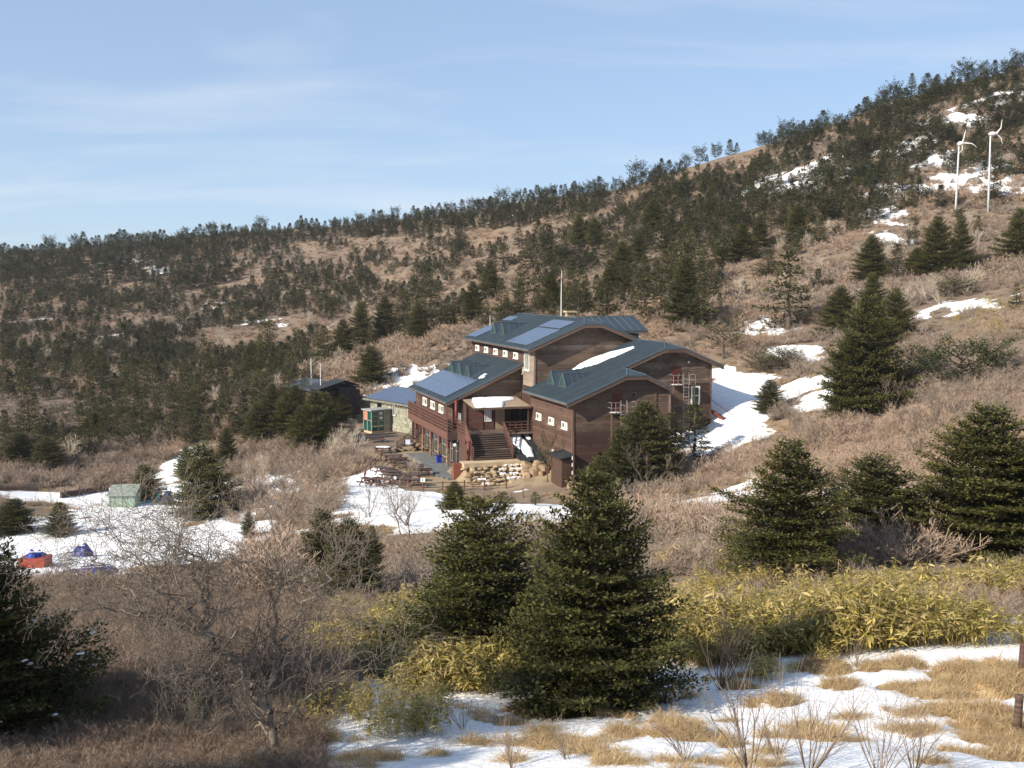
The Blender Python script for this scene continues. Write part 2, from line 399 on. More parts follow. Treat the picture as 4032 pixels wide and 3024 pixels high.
YS = axis([(-70, -8, 6), (-8, 8, 1), (8, 30, .15), (30, 60, .5), (60, 150, .9), (150, 320, 1.7), (320, 600, 4), (600, 1000, 20)])
GX, GY = np.meshgrid(XS, YS)
GZ = height(GX, GY); SN = snow_amount(GX, GY)
GZ = GZ + np.clip(SN, 0, .25) / .25 * 0.07 * (np.hypot(GX, GY) < 60)
GZ = GZ + sstep(.02, .45, -SN) * .16 * (1 - sstep(20, 25, GY)) * (GY > 8)
nx, ny = len(XS), len(YS)
idx = np.arange(nx * ny).reshape(ny, nx)
gf = np.stack([idx[:-1, :-1], idx[:-1, 1:], idx[1:, 1:], idx[1:, :-1]], -1).reshape(-1, 4)
rb, db = to_b(GX, GY)
yard = np.maximum(rect_mask(rb, db, -15.5, -5, 4.6, 33, 1.0), rect_mask(rb, db, -7, .5, 2.6, 7, 1.2)) * (fbm(GX / 2, GY / 2, 91, 3) > .3)
t = NT('ground_material')
p = t.pos()
sn = t.attr('snow'); yd = t.attr('yard'); rk = t.attr('rock')
fine = t.noise(6.0, p, 6, .65); mid = t.noise(.55, p, 6, .6); big = t.noise(.06, p, 4, .5)
soil = t.mix(t.remap(mid, .35, .65), (.115, .085, .064), (.21, .158, .118))
soil = t.mix(t.remap(big, .4, .62, 0, .75), soil, (.27, .19, .125))
soil = t.mix(t.remap(fine, .35, .7, 0, .55), soil, (.25, .195, .145))
ng = t.attr('near')
grass = t.mix(t.remap(fine, .3, .7), (.36, .25, .125), (.54, .41, .23))
soil = t.mix(ng, soil, grass)
sand = t.mix(t.remap(fine, .3, .7), (.25, .185, .115), (.37, .29, .195))
soil = t.mix(yd, soil, sand)
rockc = t.mix(t.remap(mid, .35, .65), (.13, .105, .085), (.30, .25, .205))
rockc = t.mix(t.remap(fine, .45, .7, 0, .6), rockc, (.09, .075, .06))
soil = t.mix(rk, soil, rockc)
snm = t.math('ADD', sn, t.math('MULTIPLY', t.math('SUBTRACT', t.noise(2.6, p, 6, .7), .5), .42))
snm = t.remap(snm, -.015, .03)
snowc = t.mix(t.remap(t.noise(1.3, p, 8, .65), .35, .7), (.80, .80, .80), (.92, .92, .915))
snowc = t.mix(t.remap(t.noise(9.0, p, 8, .75), .60, .74, 0, .35), snowc, (.50, .42, .32))
gcol = t.mix(snm, soil, snowc)
hgt = t.math('ADD', t.math('MULTIPLY', fine, .5), t.math('ADD', t.math('MULTIPLY', snm, .5), t.math('MULTIPLY', mid, .6)))
GROUND_MAT = t.bsdf(gcol, .9, t.bump(hgt, .7, .14), spec=.15)
near_a = 1 - sstep(20, 27, GY)
steep = np.hypot(*np.gradient(GZ, YS, XS))
rock_a = sstep(.75, 1.2, steep) * sstep(40, 90, GX) * sstep(150, 200, GY)
gm = mesh_from('ground', np.stack([GX, GY, GZ], -1).reshape(-1, 3), gf, GROUND_MAT, smooth=True,
               attrs={'snow': ('FLOAT', SN), 'yard': ('FLOAT', yard), 'near': ('FLOAT', near_a), 'rock': ('FLOAT', rock_a)})
link('ground', gm, kind='structure')
def ground_z(x, y): return float(height(np.array([x]), np.array([y]))[0])
print('terrain', round(time.time() - T0, 1), nx * ny)
# ------------------------------------------------------------------ materials of the built things
def wood(name, c1, c2, weather=(.34, .27, .21), wk=.5, rough=.75):
    t = NT(name); p = t.pos()
    mp = t.n('ShaderNodeMapping', {'Rotation': (0, 0, -YAW), 'Scale': (1.2, 1.2, 14)}); t.l(p, mp.inputs[0])
    g = t.noise(1.6, mp.outputs[0], 8, .65); w = t.noise(.55, p, 5, .6); r = t.rand()
    c = t.mix(t.remap(g, .3, .7), c1, c2)
    c = t.mix(t.remap(r, 0, .8, 0, .7), c, [x * .55 for x in c1])
    c = t.mix(t.math('MULTIPLY', t.remap(r, .80, .92), t.remap(w, .38, .58, 0, .75 * wk + .15)), c, weather)
    f = t.math('MULTIPLY', t.remap(g, .45, .7), t.remap(t.math('ADD', w, t.math('MULTIPLY', r, .22)), .55, .75, 0, wk))
    c = t.mix(f, c, weather)
    return t.bsdf(c, rough, t.bump(g, .35, .01), spec=.25)
M_GABLE = wood('weathered_brown_siding', (.102, .066, .046), (.185, .122, .086))
M_LEFT = wood('red_brown_siding', (.084, .048, .036), (.135, .078, .057), (.26, .17, .12), .35)
M_PALE = wood('bleached_siding', (.24, .175, .13), (.36, .28, .22), (.45, .38, .31), .8)
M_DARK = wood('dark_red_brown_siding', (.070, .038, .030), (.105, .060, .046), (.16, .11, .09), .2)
M_TRIM = wood('brown_trim', (.13, .072, .05), (.21, .13, .095), (.36, .28, .22), .6)
M_RAIL = wood('chocolate_rail', (.115, .054, .042), (.17, .084, .064), (.26, .17, .13), .3)
M_STEP = wood('grey_brown_steps', (.090, .060, .048), (.165, .115, .092), (.26, .20, .16), .6)
M_REDCOL = simple('red_painted_column', (.13, .028, .020), .5, .15, 2)
M_DECK = simple('grey_deck_boards', (.14, .145, .14), .8, .22, 1.5, .2)
M_KERB = simple('pale_concrete', (.48, .37, .24), .9, .18, 1.2, .25)
M_STONE = simple('honey_stone', (.36, .265, .165), .9, .35, 2.6, .5)
M_ROCK = simple('tan_rock', (.28, .20, .125), .95, .4, 1.4, .8, wear=(.20, .15, .11))
M_WALLSTONE = simple('grey_green_stone', (.29, .28, .21), .95, .28, 1.8, .6, wear=(.42, .40, .32))
M_WHITE = simple('white_frame', (.78, .77, .72), .5, .06, 3)
M_GREYMETAL = simple('galvanised_steel', (.25, .235, .22), .55, .25, 4, metal=.2)
M_BLACK = simple('black_roofing', (.028, .030, .034), .75, .25, 2)
M_BROWNPANEL = simple('buff_sheet', (.33, .25, .17), .8, .15, 1.2)
M_FASCIA = wood('brown_fascia', (.12, .070, .052), (.19, .125, .095), (.33, .27, .22), .5)
def m_roof(name, col, rough=.42):
    t = NT(name); p = t.pos(); f = t.noise(.8, p, 6, .6); r = t.rand()
    c = t.mix(t.remap(f, .3, .7), [x * .8 for x in col], [x * 1.25 for x in col])
    c = t.mix(t.remap(r, 0, 1, 0, .8), c, [x * 1.5 for x in col])
    c = t.mix(t.remap(t.noise(3.1, p, 8, .7), .60, .78, 0, .35), c, (.16, .17, .16))
    return t.bsdf(c, t.remap(f, .3, .7, rough - .08, rough + .12), spec=.45)
M_ROOF = m_roof('teal_metal_roof', (.026, .040, .053))
M_ROOFEDGE = m_roof('teal_roof_trim', (.058, .076, .090), .5)
M_SEAMLIT = m_roof('teal_roof_seam_lit', (.058, .080, .096), .45)  # paler than the panels: light catching the seam tops is painted in
M_GREYROOF = m_roof('charcoal_roof', (.045, .052, .060), .6)
def m_glass(name, col, rough=.06):
    t = NT(name); p = t.pos(); c = t.mix(t.noise(1.5, p, 3), [x * .6 for x in col], [x * 1.4 for x in col])
    return t.bsdf(c, rough, spec=.6)
M_PANE = m_glass('window_glass', (.10, .12, .125))
M_PANEPALE = m_glass('pale_glass', (.46, .46, .42), .12)  # paler and slightly rougher than the other panes
M_PANEDARK = m_glass('dark_glass', (.012, .016, .017))
M_TEAL = m_glass('green_tinted_glass', (.008, .075, .058), .1)
t = NT('solar_cells'); p = t.obj()
br = t.n('ShaderNodeTexBrick', {'Scale': 1.0, 'Mortar Size': .012, 'Brick Width': .16, 'Row Height': .16, 'Color1': (.060, .088, .150, 1), 'Color2': (.070, .100, .165, 1), 'Mortar': (.075, .105, .165, 1)}, offset=0.0)  # cell blue lightened, some of the sky's reflection put into the colour
t.l(p, br.inputs['Vector'])
c = t.mix(t.remap(t.rand(), 0, 1, 0, .25), br.outputs[0], (.095, .125, .19))
M_SOLAR = t.bsdf(c, .22, spec=.75)
M_SOLARFRAME = simple('solar_frame', (.17, .20, .25), .4, .1, 5, metal=.3)
M_SNOW = None
t = NT('snow_material'); p = t.pos(); f = t.noise(2.2, p, 6, .6)
M_SNOW = t.bsdf(t.mix(f, (.80, .81, .83), (.88, .88, .88)), .85, t.bump(f, .5, .08), spec=.2)

# ------------------------------------------------------------------ the lodge
LODGE = empty('mountain_lodge', tuple(BO), YAW, 'large brown timber lodge with teal metal roofs, balcony and broad stairs', 'lodge')
UNIT_BOARD = {}
def board_mesh(mat):
    if mat.name not in UNIT_BOARD:       # a lap board 1 m long: proud at its lower edge
        mb = MB().add([(0, 0, 0), (1, 0, 0), (1, -.045, 0), (0, -.045, 0), (0, 0, 1), (1, 0, 1), (1, -.012, 1), (0, -.012, 1)],
                      [(0, 1, 2, 3), (7, 6, 5, 4), (3, 2, 6, 7), (0, 3, 7, 4), (1, 5, 6, 2)])
        UNIT_BOARD[mat.name] = mb.mesh('board', mat)
    return UNIT_BOARD[mat.name]
BH = .262
def siding(wall, z0, z1, ext, mat, face, split=None, cut=()):
    """lap boards on a wall. face='g': wall in the r direction at depth c; 'l': wall along d at r=c. ext(z)->(a,b) or list of spans"""
    kind, c = face; z = z0
    while z < z1 - .05:
        h = min(BH, z1 - z)
        spans = ext(z + h * .75)
        for a, b in (spans if isinstance(spans, list) else [spans]):
            if b - a < .15: continue
            m = mat(z, a) if callable(mat) else mat
            o = link('board', board_mesh(m), wall)
            if kind == 'g': o.location = (a, c, z); o.scale = (b - a, 1, h * .985)
            else:            # faces -r ; board x axis runs towards -d
                o.location = (c, b, z); o.rotation_euler = (0, 0, -math.pi / 2); o.scale = (b - a, 1, h * .985)
        z += h
def slab_g(name, poly, c, th, mat, parent):      # poly of (r,z) at depth c, thickness into +d
    return MB().prism([(r, c, z) for r, z in poly], (0, th, 0)).build(name, mat, parent)
def slab_l(name, poly, c, th, mat, parent):      # poly of (d,z) at r=c, thickness into +r
    return MB().prism([(c, d, z) for d, z in poly], (th, 0, 0)).build(name, mat, parent)
m1 = .41
rz = lambda r: .58 + m1 * (r + .93)              # underside reference of the shared left slope
RA, RB = 6.62, 12.65
# --- near wing
w = slab_g('wall', [(0, -9), (10.8, -9), (10.8, 1.75), (7.7, 3.15), (5.5, 3.15), (0, rz(0) - .06)], 0, .2, M_DARK, LODGE)
def extA(z):
    a = 0 if z < rz(0) - .1 else (z - .58) / m1 - .93 + .12
    b = 10.8 if z < 1.7 else 10.8 - (z - 1.7) / .45
    if z < 2.95: return (max(a, 0), b)
    return (a, b) if b > a else []
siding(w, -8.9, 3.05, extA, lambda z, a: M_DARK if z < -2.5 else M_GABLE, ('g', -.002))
w = slab_l('wall', [(.0, -9), (13.5, -9), (13.5, .9), (.0, .9)], 0.002, .2, M_DARK, LODGE)
siding(w, -8.9, .80, lambda z: (-.04, 13.45), M_LEFT, ('l', 0.0))
MB().box(-.10, .10, -.10, .10, -8.6, .86).build('corner_board', M_TRIM, LODGE)
MB().box(8.98, 9.22, -.10, -.0501, -2.2, 1.52).build('corner_board', M_TRIM, LODGE)
MB().box(10.66, 10.86, -.09, .12, -5, 1.6).build('corner_board', M_TRIM, LODGE)
# --- rear right wing
w = slab_g('wall', [(5, -6), (17.4, -6), (17.4, 3.98), (13.8, 5.55), (11.5, 5.55), (6.9, 3.6), (5, 2.8)], 3.65, .2, M_DARK, LODGE)
def extB(z):
    a = 10.75 if z < 2.0 else max(6.9, (z - .58) / m1 - .93 + .12)
    b = 17.4 if z < 3.95 else 17.4 - (z - 3.95) / .43
    return (a, b) if b > a else []
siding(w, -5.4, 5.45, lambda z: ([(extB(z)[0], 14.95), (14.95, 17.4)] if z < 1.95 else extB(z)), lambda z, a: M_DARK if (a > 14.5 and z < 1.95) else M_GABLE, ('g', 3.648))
MB().box(17.32, 17.50, 3.53, 3.75, -4, 3.95).build('corner_board', M_TRIM, LODGE)
slab_l('wall', [(3.85, -6), (18, -6), (18, 3.9), (3.85, 3.9)], 17.2, .2, M_DARK, LODGE)
slab_l('wall', [(.2, -6), (3.6, -6), (3.6, 1.7), (.2, 1.7)], 10.6, .195, M_DARK, LODGE)
# --- upper volume
mc = .4145; cz = lambda r: 5.24 + mc * (r + .51); RC = 7.35; CW = 14.2
w = slab_g('wall', [(.46, -3), (CW, -3), (CW, 5.55), (8.2, 7.92), (6.2, 7.92), (.46, cz(.46) - .06)], 13.5, .2, M_DARK, LODGE)
def extC(z):
    a = .46 if z < cz(.46) - .1 else (z - 5.24) / mc - .51 + .12
    b = CW if z < 5.5 else CW - (z - 5.5) / .41
    lo = (z - .58) / m1 - .93
    if z < 6.2: b = min(b, max(lo + .3, .5)) if lo > .46 else .4
    return (a, b) if b > a else []
siding(w, 1.0, 7.85, extC, M_GABLE, ('g', 13.498))
w = slab_l('wall', [(13.5, -3), (40, -3), (40, 5.6), (13.5, 5.6)], .464, .2, M_DARK, LODGE)
siding(w, 1.0, 5.45, lambda z: [(13.42, 17.5)] + ([(17.52, 39.9)] if z > 3.0 else []), lambda z, a: M_PALE if a < 15 else M_LEFT, ('l', .462))
MB().box(.36, .56, 13.40, 13.6, .95, 5.55).build('corner_board', M_PALE, LODGE)
slab_l('wall', [(13.7, -3), (40, -3), (40, 5.6), (13.7, 5.6)], CW - .2, .198, M_DARK, LODGE)
slab_g('wall', [(.46, -3), (CW, -3), (CW, 5.5), (7.3, 8.3), (.46, 5.5)], 39.8, .2, M_DARK, LODGE)
# --- cross wing behind
w = slab_g('wall', [(9, 1), (16.3, 1), (16.3, 7.1), (9, 7.1)], 20.35, .2, M_DARK, LODGE)
siding(w, 3.0, 7.05, lambda z: (13.9, 16.3), M_GABLE, ('g', 20.348))
slab_l('wall', [(20.35, 1), (27, 1), (27, 6.9), (23.7, 8.3), (20.55, 7.0)], 16.2, .2, M_DARK, LODGE)
# --- left wing over the terrace
me_ = .4627; ez = lambda r: -.90 + me_ * (r + 8.8); EW = -7.85
w = slab_g('wall', [(EW, -9), (.46, -9), (.46, 3.2), (EW, ez(EW) - .06)], 18.2, .2, M_DARK, LODGE)
siding(w, -.62, 3.2, lambda z: ((max((z + .9) / me_ - 8.8 + .15, EW)), .42), M_GABLE, ('g', 18.198))
w = slab_l('wall', [(18.4, -4), (37.6, -4), (37.6, -.5), (18.4, -.5)], EW + .002, .2, M_DARK, LODGE)
siding(w, -3.9, -.55, lambda z: (18.1, 37.6), M_LEFT, ('l', EW))
slab_g('wall', [(EW, -9), (.46, -9), (.46, 3.0), (EW, -.6)], 37.4, .2, M_LEFT, LODGE)
for d in (18.2, 21.0, 25.4, 29.9, 34.6): MB().box(EW - .09, EW - .0460, d - .12, d + .12, -3.9, -.6).build('batten', M_RAIL, LODGE)
# ground floor behind the columns
slab_l('wall', [(9.3, -9), (16.0, -9), (16.0, -4.1), (12.6, -4.1), (9.3, -6.4)], -7.72, .2, M_LEFT, LODGE)
slab_l('wall', [(16.0, -9), (37.4, -9), (37.4, -4.1), (16.0, -4.1)], -7.60, .2, M_DARK, LODGE)
MB().box(-7.85, .0, 12.4, 40, -4.08, -3.93).build('floor', M_STEP, LODGE)
# --- roofs: every standing-seam panel is its own sheet with a raised seam
def roof_plane(name, P, d0, d1, lo, hi, pitch=.46, th=.07, mat=M_ROOF, parent=LODGE, axis='d'):
    """P(s)->z over the slope coordinate s; panels step along the other axis; lo(c), hi(c) limits of s"""
    n = max(1, round((d1 - d0) / pitch)); st = (d1 - d0) / n
    root = MB()
    def pt(s, c, z): return (s, c, z) if axis == 'd' else (c, s, z)
    cs = [d0 + st * i for i in range(n + 1)]
    for a, b in zip(cs[:-1], cs[1:]):         # thin deck under the panels
        q = [(lo(a + 1e-6), a), (hi(a + 1e-6), a), (hi(b - 1e-6), b), (lo(b - 1e-6), b)]
        root.prism([pt(s, c, P(s) - .012) for s, c in q], (0, 0, -th))
    R = root.build(name, mat, parent)
    for a, b in zip(cs[:-1], cs[1:]):
        mb = MB(); e = .006
        q = [(lo(a + 1e-6), a + e), (hi(a + 1e-6), a + e), (hi(b - 1e-6), b - e), (lo(b - 1e-6), b - e)]
        if abs(q[0][0] - q[1][0]) + abs(q[2][0] - q[3][0]) < .1: continue
        mb.prism([pt(s, c, P(s) - .008) for s, c in q], (0, 0, .020))
        s0, s1 = q[0][0], q[1][0]
        if abs(s1 - s0) > .1:
            k = .036
            mb.prism([pt(s0, a + e, P(s0) + .012), pt(s1, a + e, P(s1) + .012), pt(s1, a + e + 2 * k, P(s1) + .012), pt(s0, a + e + 2 * k, P(s0) + .012)], (0, 0, .095), mi=1)
        mb.build('roof_panel', [mat, M_SEAMLIT if mat is M_ROOF else mat], R)
    return R
zAB = lambda r: rz(r) + .12
def hiAB(d):
    if d < 1.6 and d < 2.85: return 5.5 + (RA - 5.5) * (d + .8) / 2.4
    if d < 2.85: return RA
    return 11.5 + (RB - 11.5) * min(1, (d - 2.85) / 2.5)
RF_AB = roof_plane('roof', zAB, -.8, 2.85, lambda d: -.95, hiAB)
RF_B = roof_plane('roof', zAB, 2.85, 13.48, lambda d: -.95, hiAB)
zA2 = lambda r: zAB(RA) - .455 * (r - RA)
roof_plane('roof', zA2, -.8, 3.6, lambda d: RA + (7.75 - RA) * max(0, 1 - (d + .8) / 2.4), lambda d: 10.55)
zB2 = lambda r: zAB(RB) - .415 * (r - RB)
roof_plane('roof', zB2, 2.85, 18, lambda d: RB + (13.8 - RB) * max(0, 1 - (d - 2.85) / 2.5), lambda d: 18.5)
roof_plane('roof', zAB, 13.72, 18, lambda d: 14.25, lambda d: 14.3)
zC = lambda r: cz(r) + .12
def hiC(d): return 6.16 + (RC - 6.16) * min(1, (d - 12.7) / 3.0)
RF_C = roof_plane('roof', zC, 12.7, 41.1, lambda d: -.52, hiC)
zC2 = lambda r: zC(RC) - .41 * (r - RC)
roof_plane('roof', zC2, 12.7, 41.1, lambda d: RC + (8.3 - RC) * max(0, 1 - (d - 12.7) / 3.0), lambda d: 14.9)
zE = lambda r: ez(r) + .10
RF_E = roof_plane('roof', zE, 17.4, 37.8, lambda d: -8.85, lambda d: .44)
zD = lambda d: 8.62 + .38 * (d - 23.7)
RF_D = roof_plane('roof', zD, 9.2, 17.1, lambda r: 19.55, lambda r: 23.7, pitch=.95, axis='r')
zD2 = lambda d: 8.62 - .38 * (d - 23.7)
roof_plane('roof', zD2, 9.2, 17.1, lambda r: 23.7, lambda r: 28, pitch=.95, axis='r')
def hip(base_l, base_r, apex, parent):
    mb = MB(); bl, br_, ap = Vector(base_l), Vector(base_r), Vector(apex)
    R = MB().prism([bl, br_, ap], (0, 0, -.06)).build('roof', M_ROOF, parent)
    n = 5
    for i in range(n):
        p0, p1 = bl.lerp(br_, i / n), bl.lerp(br_, (i + 1) / n)
        mid = .5; f0 = 1 - abs(2 * i / n - 1); f1 = 1 - abs(2 * (i + 1) / n - 1)
        up = ap - bl.lerp(br_, .5)
        q = [p0, p1, p1 + up * f1, p0 + up * f0]
        if f0 < .01: q = [p0, p1, p1 + up * f1]
        if f1 < .01: q = [p0, p1, p0 + up * f0]
        m = MB().prism([x + Vector((0, 0, .004)) for x in q], (0, 0, .022)); m.bar(p0 + Vector((0, 0, .05)), p0 + up * max(f0, .02) + Vector((0, 0, .05)), .05, .05)
        m.build('roof_panel', M_ROOF, R)
    return R
hip((5.5, -.8, zAB(5.5)), (7.75, -.8, zAB(5.5)), (RA, 1.6, zAB(RA)), LODGE)
hip((11.5, 2.85, zAB(11.5)), (13.8, 2.85, zAB(11.5)), (RB, 5.35, zAB(RB)), LODGE)
hip((6.16, 12.7, zC(6.16)), (8.3, 12.7, zC(6.16)), (RC, 15.7, zC(RC)), LODGE)
def caps(pts, w=.16, h=.06, mat=M_ROOFEDGE, dz=.07, name='ridge_cap'):
    for p, q in zip(pts[:-1], pts[1:]):
        MB().bar(Vector(p) + Vector((0, 0, dz)), Vector(q) + Vector((0, 0, dz)), w, h).build(name, mat, LODGE)
caps([(5.5, -.8, zAB(5.5)), (RA, 1.6, zAB(RA)), (7.75, -.8, zAB(5.5))]); caps([(RA, 1.6, zAB(RA)), (RA, 2.8, zAB(RA))])
caps([(11.5, 2.85, zAB(11.5)), (RB, 5.35, zAB(RB)), (13.8, 2.85, zAB(11.5))]); caps([(RB, 5.35, zAB(RB)), (RB, 18, zAB(RB))])
caps([(6.16, 12.7, zC(6.16)), (RC, 15.7, zC(RC)), (8.3, 12.7, zC(6.16))]); caps([(RC, 15.7, zC(RC)), (RC, 41.1, zC(RC))])
caps([(9.2, 23.7, 8.64), (17.1, 23.7, 8.64)])
def fascia(pts, mat=M_FASCIA, h=.34, w=.07, drop=.10, name='fascia'):
    for p, q in zip(pts[:-1], pts[1:]):
        p = Vector(p); q = Vector(q); n = q - p
        MB().prism([p + Vector((0, 0, -drop)), q + Vector((0, 0, -drop)), q + Vector((0, 0, -drop - h)), p + Vector((0, 0, -drop - h))],
                   (0, w, 0) if abs(n.x) > abs(n.y) else (w, 0, 0)).build(name, mat, LODGE)
        MB().prism([p + Vector((0, -.03, .06)), q + Vector((0, -.03, .06)), q + Vector((0, -.03, -drop)), p + Vector((0, -.03, -drop))],
                   (0, w + .05, 0) if abs(n.x) > abs(n.y) else (w + .05, 0, 0)).build('edge_flashing', M_ROOFEDGE, LODGE)
fascia([(-.97, -.86, zAB(-.97)), (5.5, -.86, zAB(5.5)), (7.75, -.86, zAB(5.5)), (10.6, -.86, zA2(10.6))])
fascia([(6.9, 2.79, zAB(6.9)), (11.5, 2.79, zAB(11.5)), (13.8, 2.79, zAB(11.5)), (18.55, 2.79, zB2(18.55))])
fascia([(-.54, 12.64, zC(-.54)), (6.16, 12.64, zC(6.16)), (8.3, 12.64, zC(6.16)), (14.9, 12.64, zC2(14.9))])
fascia([(-8.87, 17.34, zE(-8.87)), (.40, 17.34, zE(.40))])
fascia([(-1.02, -.8, zAB(-.95)), (-1.02, 13.4, zAB(-.95))], M_TRIM, .10)
fascia([(-.58, 12.7, zC(-.52)), (-.58, 41.0, zC(-.52))], M_TRIM, .12)
fascia([(-8.92, 17.4, zE(-8.85)), (-8.92, 37.7, zE(-8.85))], M_TRIM, .14)
fascia([(9.2, 19.48, zD(19.5)), (17.1, 19.48, zD(19.5))], M_FASCIA, .2)
# triangular dormers
def dormer(P, m, r, d, R, hgt=1.45, half=1.05):
    z = P(r); L = hgt / m
    a, b, ap = Vector((r, d - half, z + .03)), Vector((r, d + half, z + .03)), Vector((r, d, z + hgt))
    back = Vector((r + L, d, P(r + L) + .03))
    D = MB().add([a, b, ap, back, a + Vector((0, 0, -.06)), b + Vector((0, 0, -.06)), back + Vector((0, 0, -.06))],
                 [(0, 2, 3), (2, 1, 3), (4, 6, 5), (0, 1, 5, 4), (0, 3, 6, 4), (3, 1, 5, 6)]).build('dormer', M_ROOF, R)
    f = MB().add([a + Vector((-.02, .03, .03)), b + Vector((-.02, -.03, .03)), ap + Vector((-.02, 0, -.05))], [(0, 1, 2)])
    f.build('dormer_face', M_DORM, D)
    tr = MB(); tr.bar(a, ap, .16, .14, (1, 0, 0)); tr.bar(b, ap, .16, .14, (1, 0, 0)); tr.bar(a, b, .16, .12); tr.bar(ap + Vector((-.05, 0, .02)), back + Vector((0, 0, .03)), .10, .07)
    for k in (.25, .45, .65, .82):
        pa = ap.lerp(back, k)
        for s in (-1, 1):
            q = Vector((pa.x, d + s * half * (1 - k), P(pa.x) + .05)); tr.bar(pa, q, .05, .05, (1, 0, 0))
    tr.build('dormer_trim', M_ROOFEDGE, D)
M_DORM = simple('dark_green_louvre', (.022, .060, .045), .6, .2, 4)
for d in (10.4, 6.65): dormer(zAB, m1, 1.32, d, RF_B)
for d in (33.5, 29.6): dormer(zC, mc, 1.57, d, RF_C)
for d in (33.4, 29.4, 25.3): dormer(zE, me_, -4.16, d, RF_E, 1.40)
# windows
def window(side, c, a0, a1, z0, z1, frame=M_WHITE, pane=M_PANE, mull=1, fw=.10, proud=.07, bars=0, name='window', sill=True):
    """side 'l': in a wall facing -r at r=c, spanning d a0..a1. side 'g': facing -d at d=c, spanning r a0..a1"""
    def P(a, o, z): return (c - o, a, z) if side == 'l' else (a, c - o, z)
    def bx(mb, A0, A1, o0, o1, Z0, Z1):
        p, q = P(A0, o0, Z0), P(A1, o1, Z1)
        mb.box(min(p[0], q[0]), max(p[0], q[0]), min(p[1], q[1]), max(p[1], q[1]), Z0, Z1)
    f = MB()
    bx(f, a0, a1, .047, .047 + proud, z0, z0 + fw); bx(f, a0, a1, .047, .047 + proud, z1 - fw, z1)
    bx(f, a0, a0 + fw, .047, .047 + proud, z0 + fw, z1 - fw); bx(f, a1 - fw, a1, .047, .047 + proud, z0 + fw, z1 - fw)
    W_ = f.build(name, frame, LODGE)
    n = mull + 1; wd = (a1 - a0 - 2 * fw) / n
    for i in range(n):
        g = MB(); bx(g, a0 + fw + i * wd + .03, a0 + fw + (i + 1) * wd - .03, .048, .048 + proud * .35, z0 + fw, z1 - fw)
        g.build('pane', pane if not isinstance(pane, (list, tuple)) else pane[i % len(pane)], W_)
    for i in range(1, n):
        g = MB(); bx(g, a0 + fw + i * wd - .045, a0 + fw + i * wd + .045, .048, .046 + proud * .9, z0 + fw, z1 - fw); g.build('mullion', frame, W_)
    for i in range(bars):
        zz = z0 + (z1 - z0) * (i + 1) / (bars + 1)
        g = MB(); bx(g, a0 + fw, a1 - fw, .048, .046 + proud * .8, zz - .035, zz + .035); g.build('glazing_bar', frame, W_)
    if sill:
        g = MB(); bx(g, a0 - .06, a1 + .06, .047, .047 + proud + .08, z0 - .07, z0 - .003); g.build('sill', frame, W_)
    return W_
for d0, d1 in ((9.55, 11.25), (5.45, 7.1), (1.4, 3.05)): window('l', 0, d0, d1, -2.27, -1.55, pane=(M_PANEPALE, M_PANE), fw=.14)
window('l', 0, 5.3, 6.0, -5.5, -4.95, mull=0)
for c in (36.95, 32.75, 28.5, 24.4, 20.2): window('l', .462, c - .88, c + .88, 3.86, 4.58, pane=(M_PANEPALE, M_PANE), fw=.16)
window('l', .462, 15.15, 16.75, 2.76, 4.72, mull=1, fw=.14)
for d0 in (31.1, 26.8, 22.5): window('l', EW, d0, d0 + 2.2, -2.66, -1.74, pane=(M_PANE, M_PANEPALE), fw=.15)
window('g', 0, 6.42, 6.88, 1.1, 1.56, M_FASCIA, M_PANEDARK, 0, .07, sill=False)
# ground-floor shop front: four bays of glazing
for d0, d1 in ((16.7, 20.2), (20.8, 24.3), (24.9, 28.5), (29.1, 33)):
    window('l', -7.55, d0, d1, -8.0, -4.95, simple('steel_frame', (.30, .31, .30), .5) if d0 < 17 else bpy.data.materials['steel_frame'], M_PANEDARK, 3, .10, .06, 1, 'glazed_bay', False)
window('g', 15.9, -7.6, -6.9, -7.9, -5.2, M_FASCIA, M_PANEDARK, 0, .08, sill=False)
# doors
def door(c, r0, r1, z0, z1, mat, handle=True):
    D = MB().box(r0, r1, c - .09, c - .0475, z0, z1).build('door', mat, LODGE)
    MB().box(r0 - .09, r1 + .09, c - .075, c - .0470, z1 + .001, z1 + .1).build('door_frame', M_FASCIA, D)
    if handle: MB().box(r1 - .18, r1 - .12, c - .14, c - .091, z0 + .9, z0 + 1.05).build('handle', M_GREYMETAL, D)
    return D
M_REDDOOR = simple('red_door_paint', (.10, .024, .017), .6, .2, 3)
door(0, 4.35, 5.35, -.32, 1.45, M_REDDOOR); door(3.65, 12.75, 13.7, 1.95, 3.8, M_REDDOOR)
window('g', 3.65, 15.02, 16.1, -.45, 1.62, M_WHITE, M_TEAL, 0, .16, .07, 1, 'glazed_door', False)
# porch vestibule
PV = 15.95
w = slab_g('wall', [(-6.9, -3.93), (-2.2, -3.93), (-2.2, -1.0), (-6.9, -1.0)], PV, .15, M_DARK, LODGE)
siding(w, -3.9, -1.1, lambda z: [(-6.85, -5.05), (-4.92, -3.75)] if z < -3.0 else [(-6.85, -5.05)], M_RAIL, ('g', PV - .002))
slab_l('wall', [(PV + .16, -3.93), (18.15, -3.93), (18.15, -.9), (PV + .16, -.9)], -6.9, .15, M_DARK, LODGE)
for r in (-6.9, -4.98, -3.70): MB().box(r - .07, r + .07, PV - .10, PV - .051, -3.93, -1.05).build('post', M_RAIL, LODGE)
window('g', PV, -4.75, -3.90, -3.0, -1.55, M_WHITE, simple('frosted_glass', (.62, .63, .66), .2, .06), 0, .06, .05, 0, 'window', False)
window('g', 18.2, -7.62, -6.95, -3.35, -2.15, M_WHITE, simple('mint_notice', (.45, .62, .58), .3, .2, 2), 0, .08, .07, 0, 'window', False)
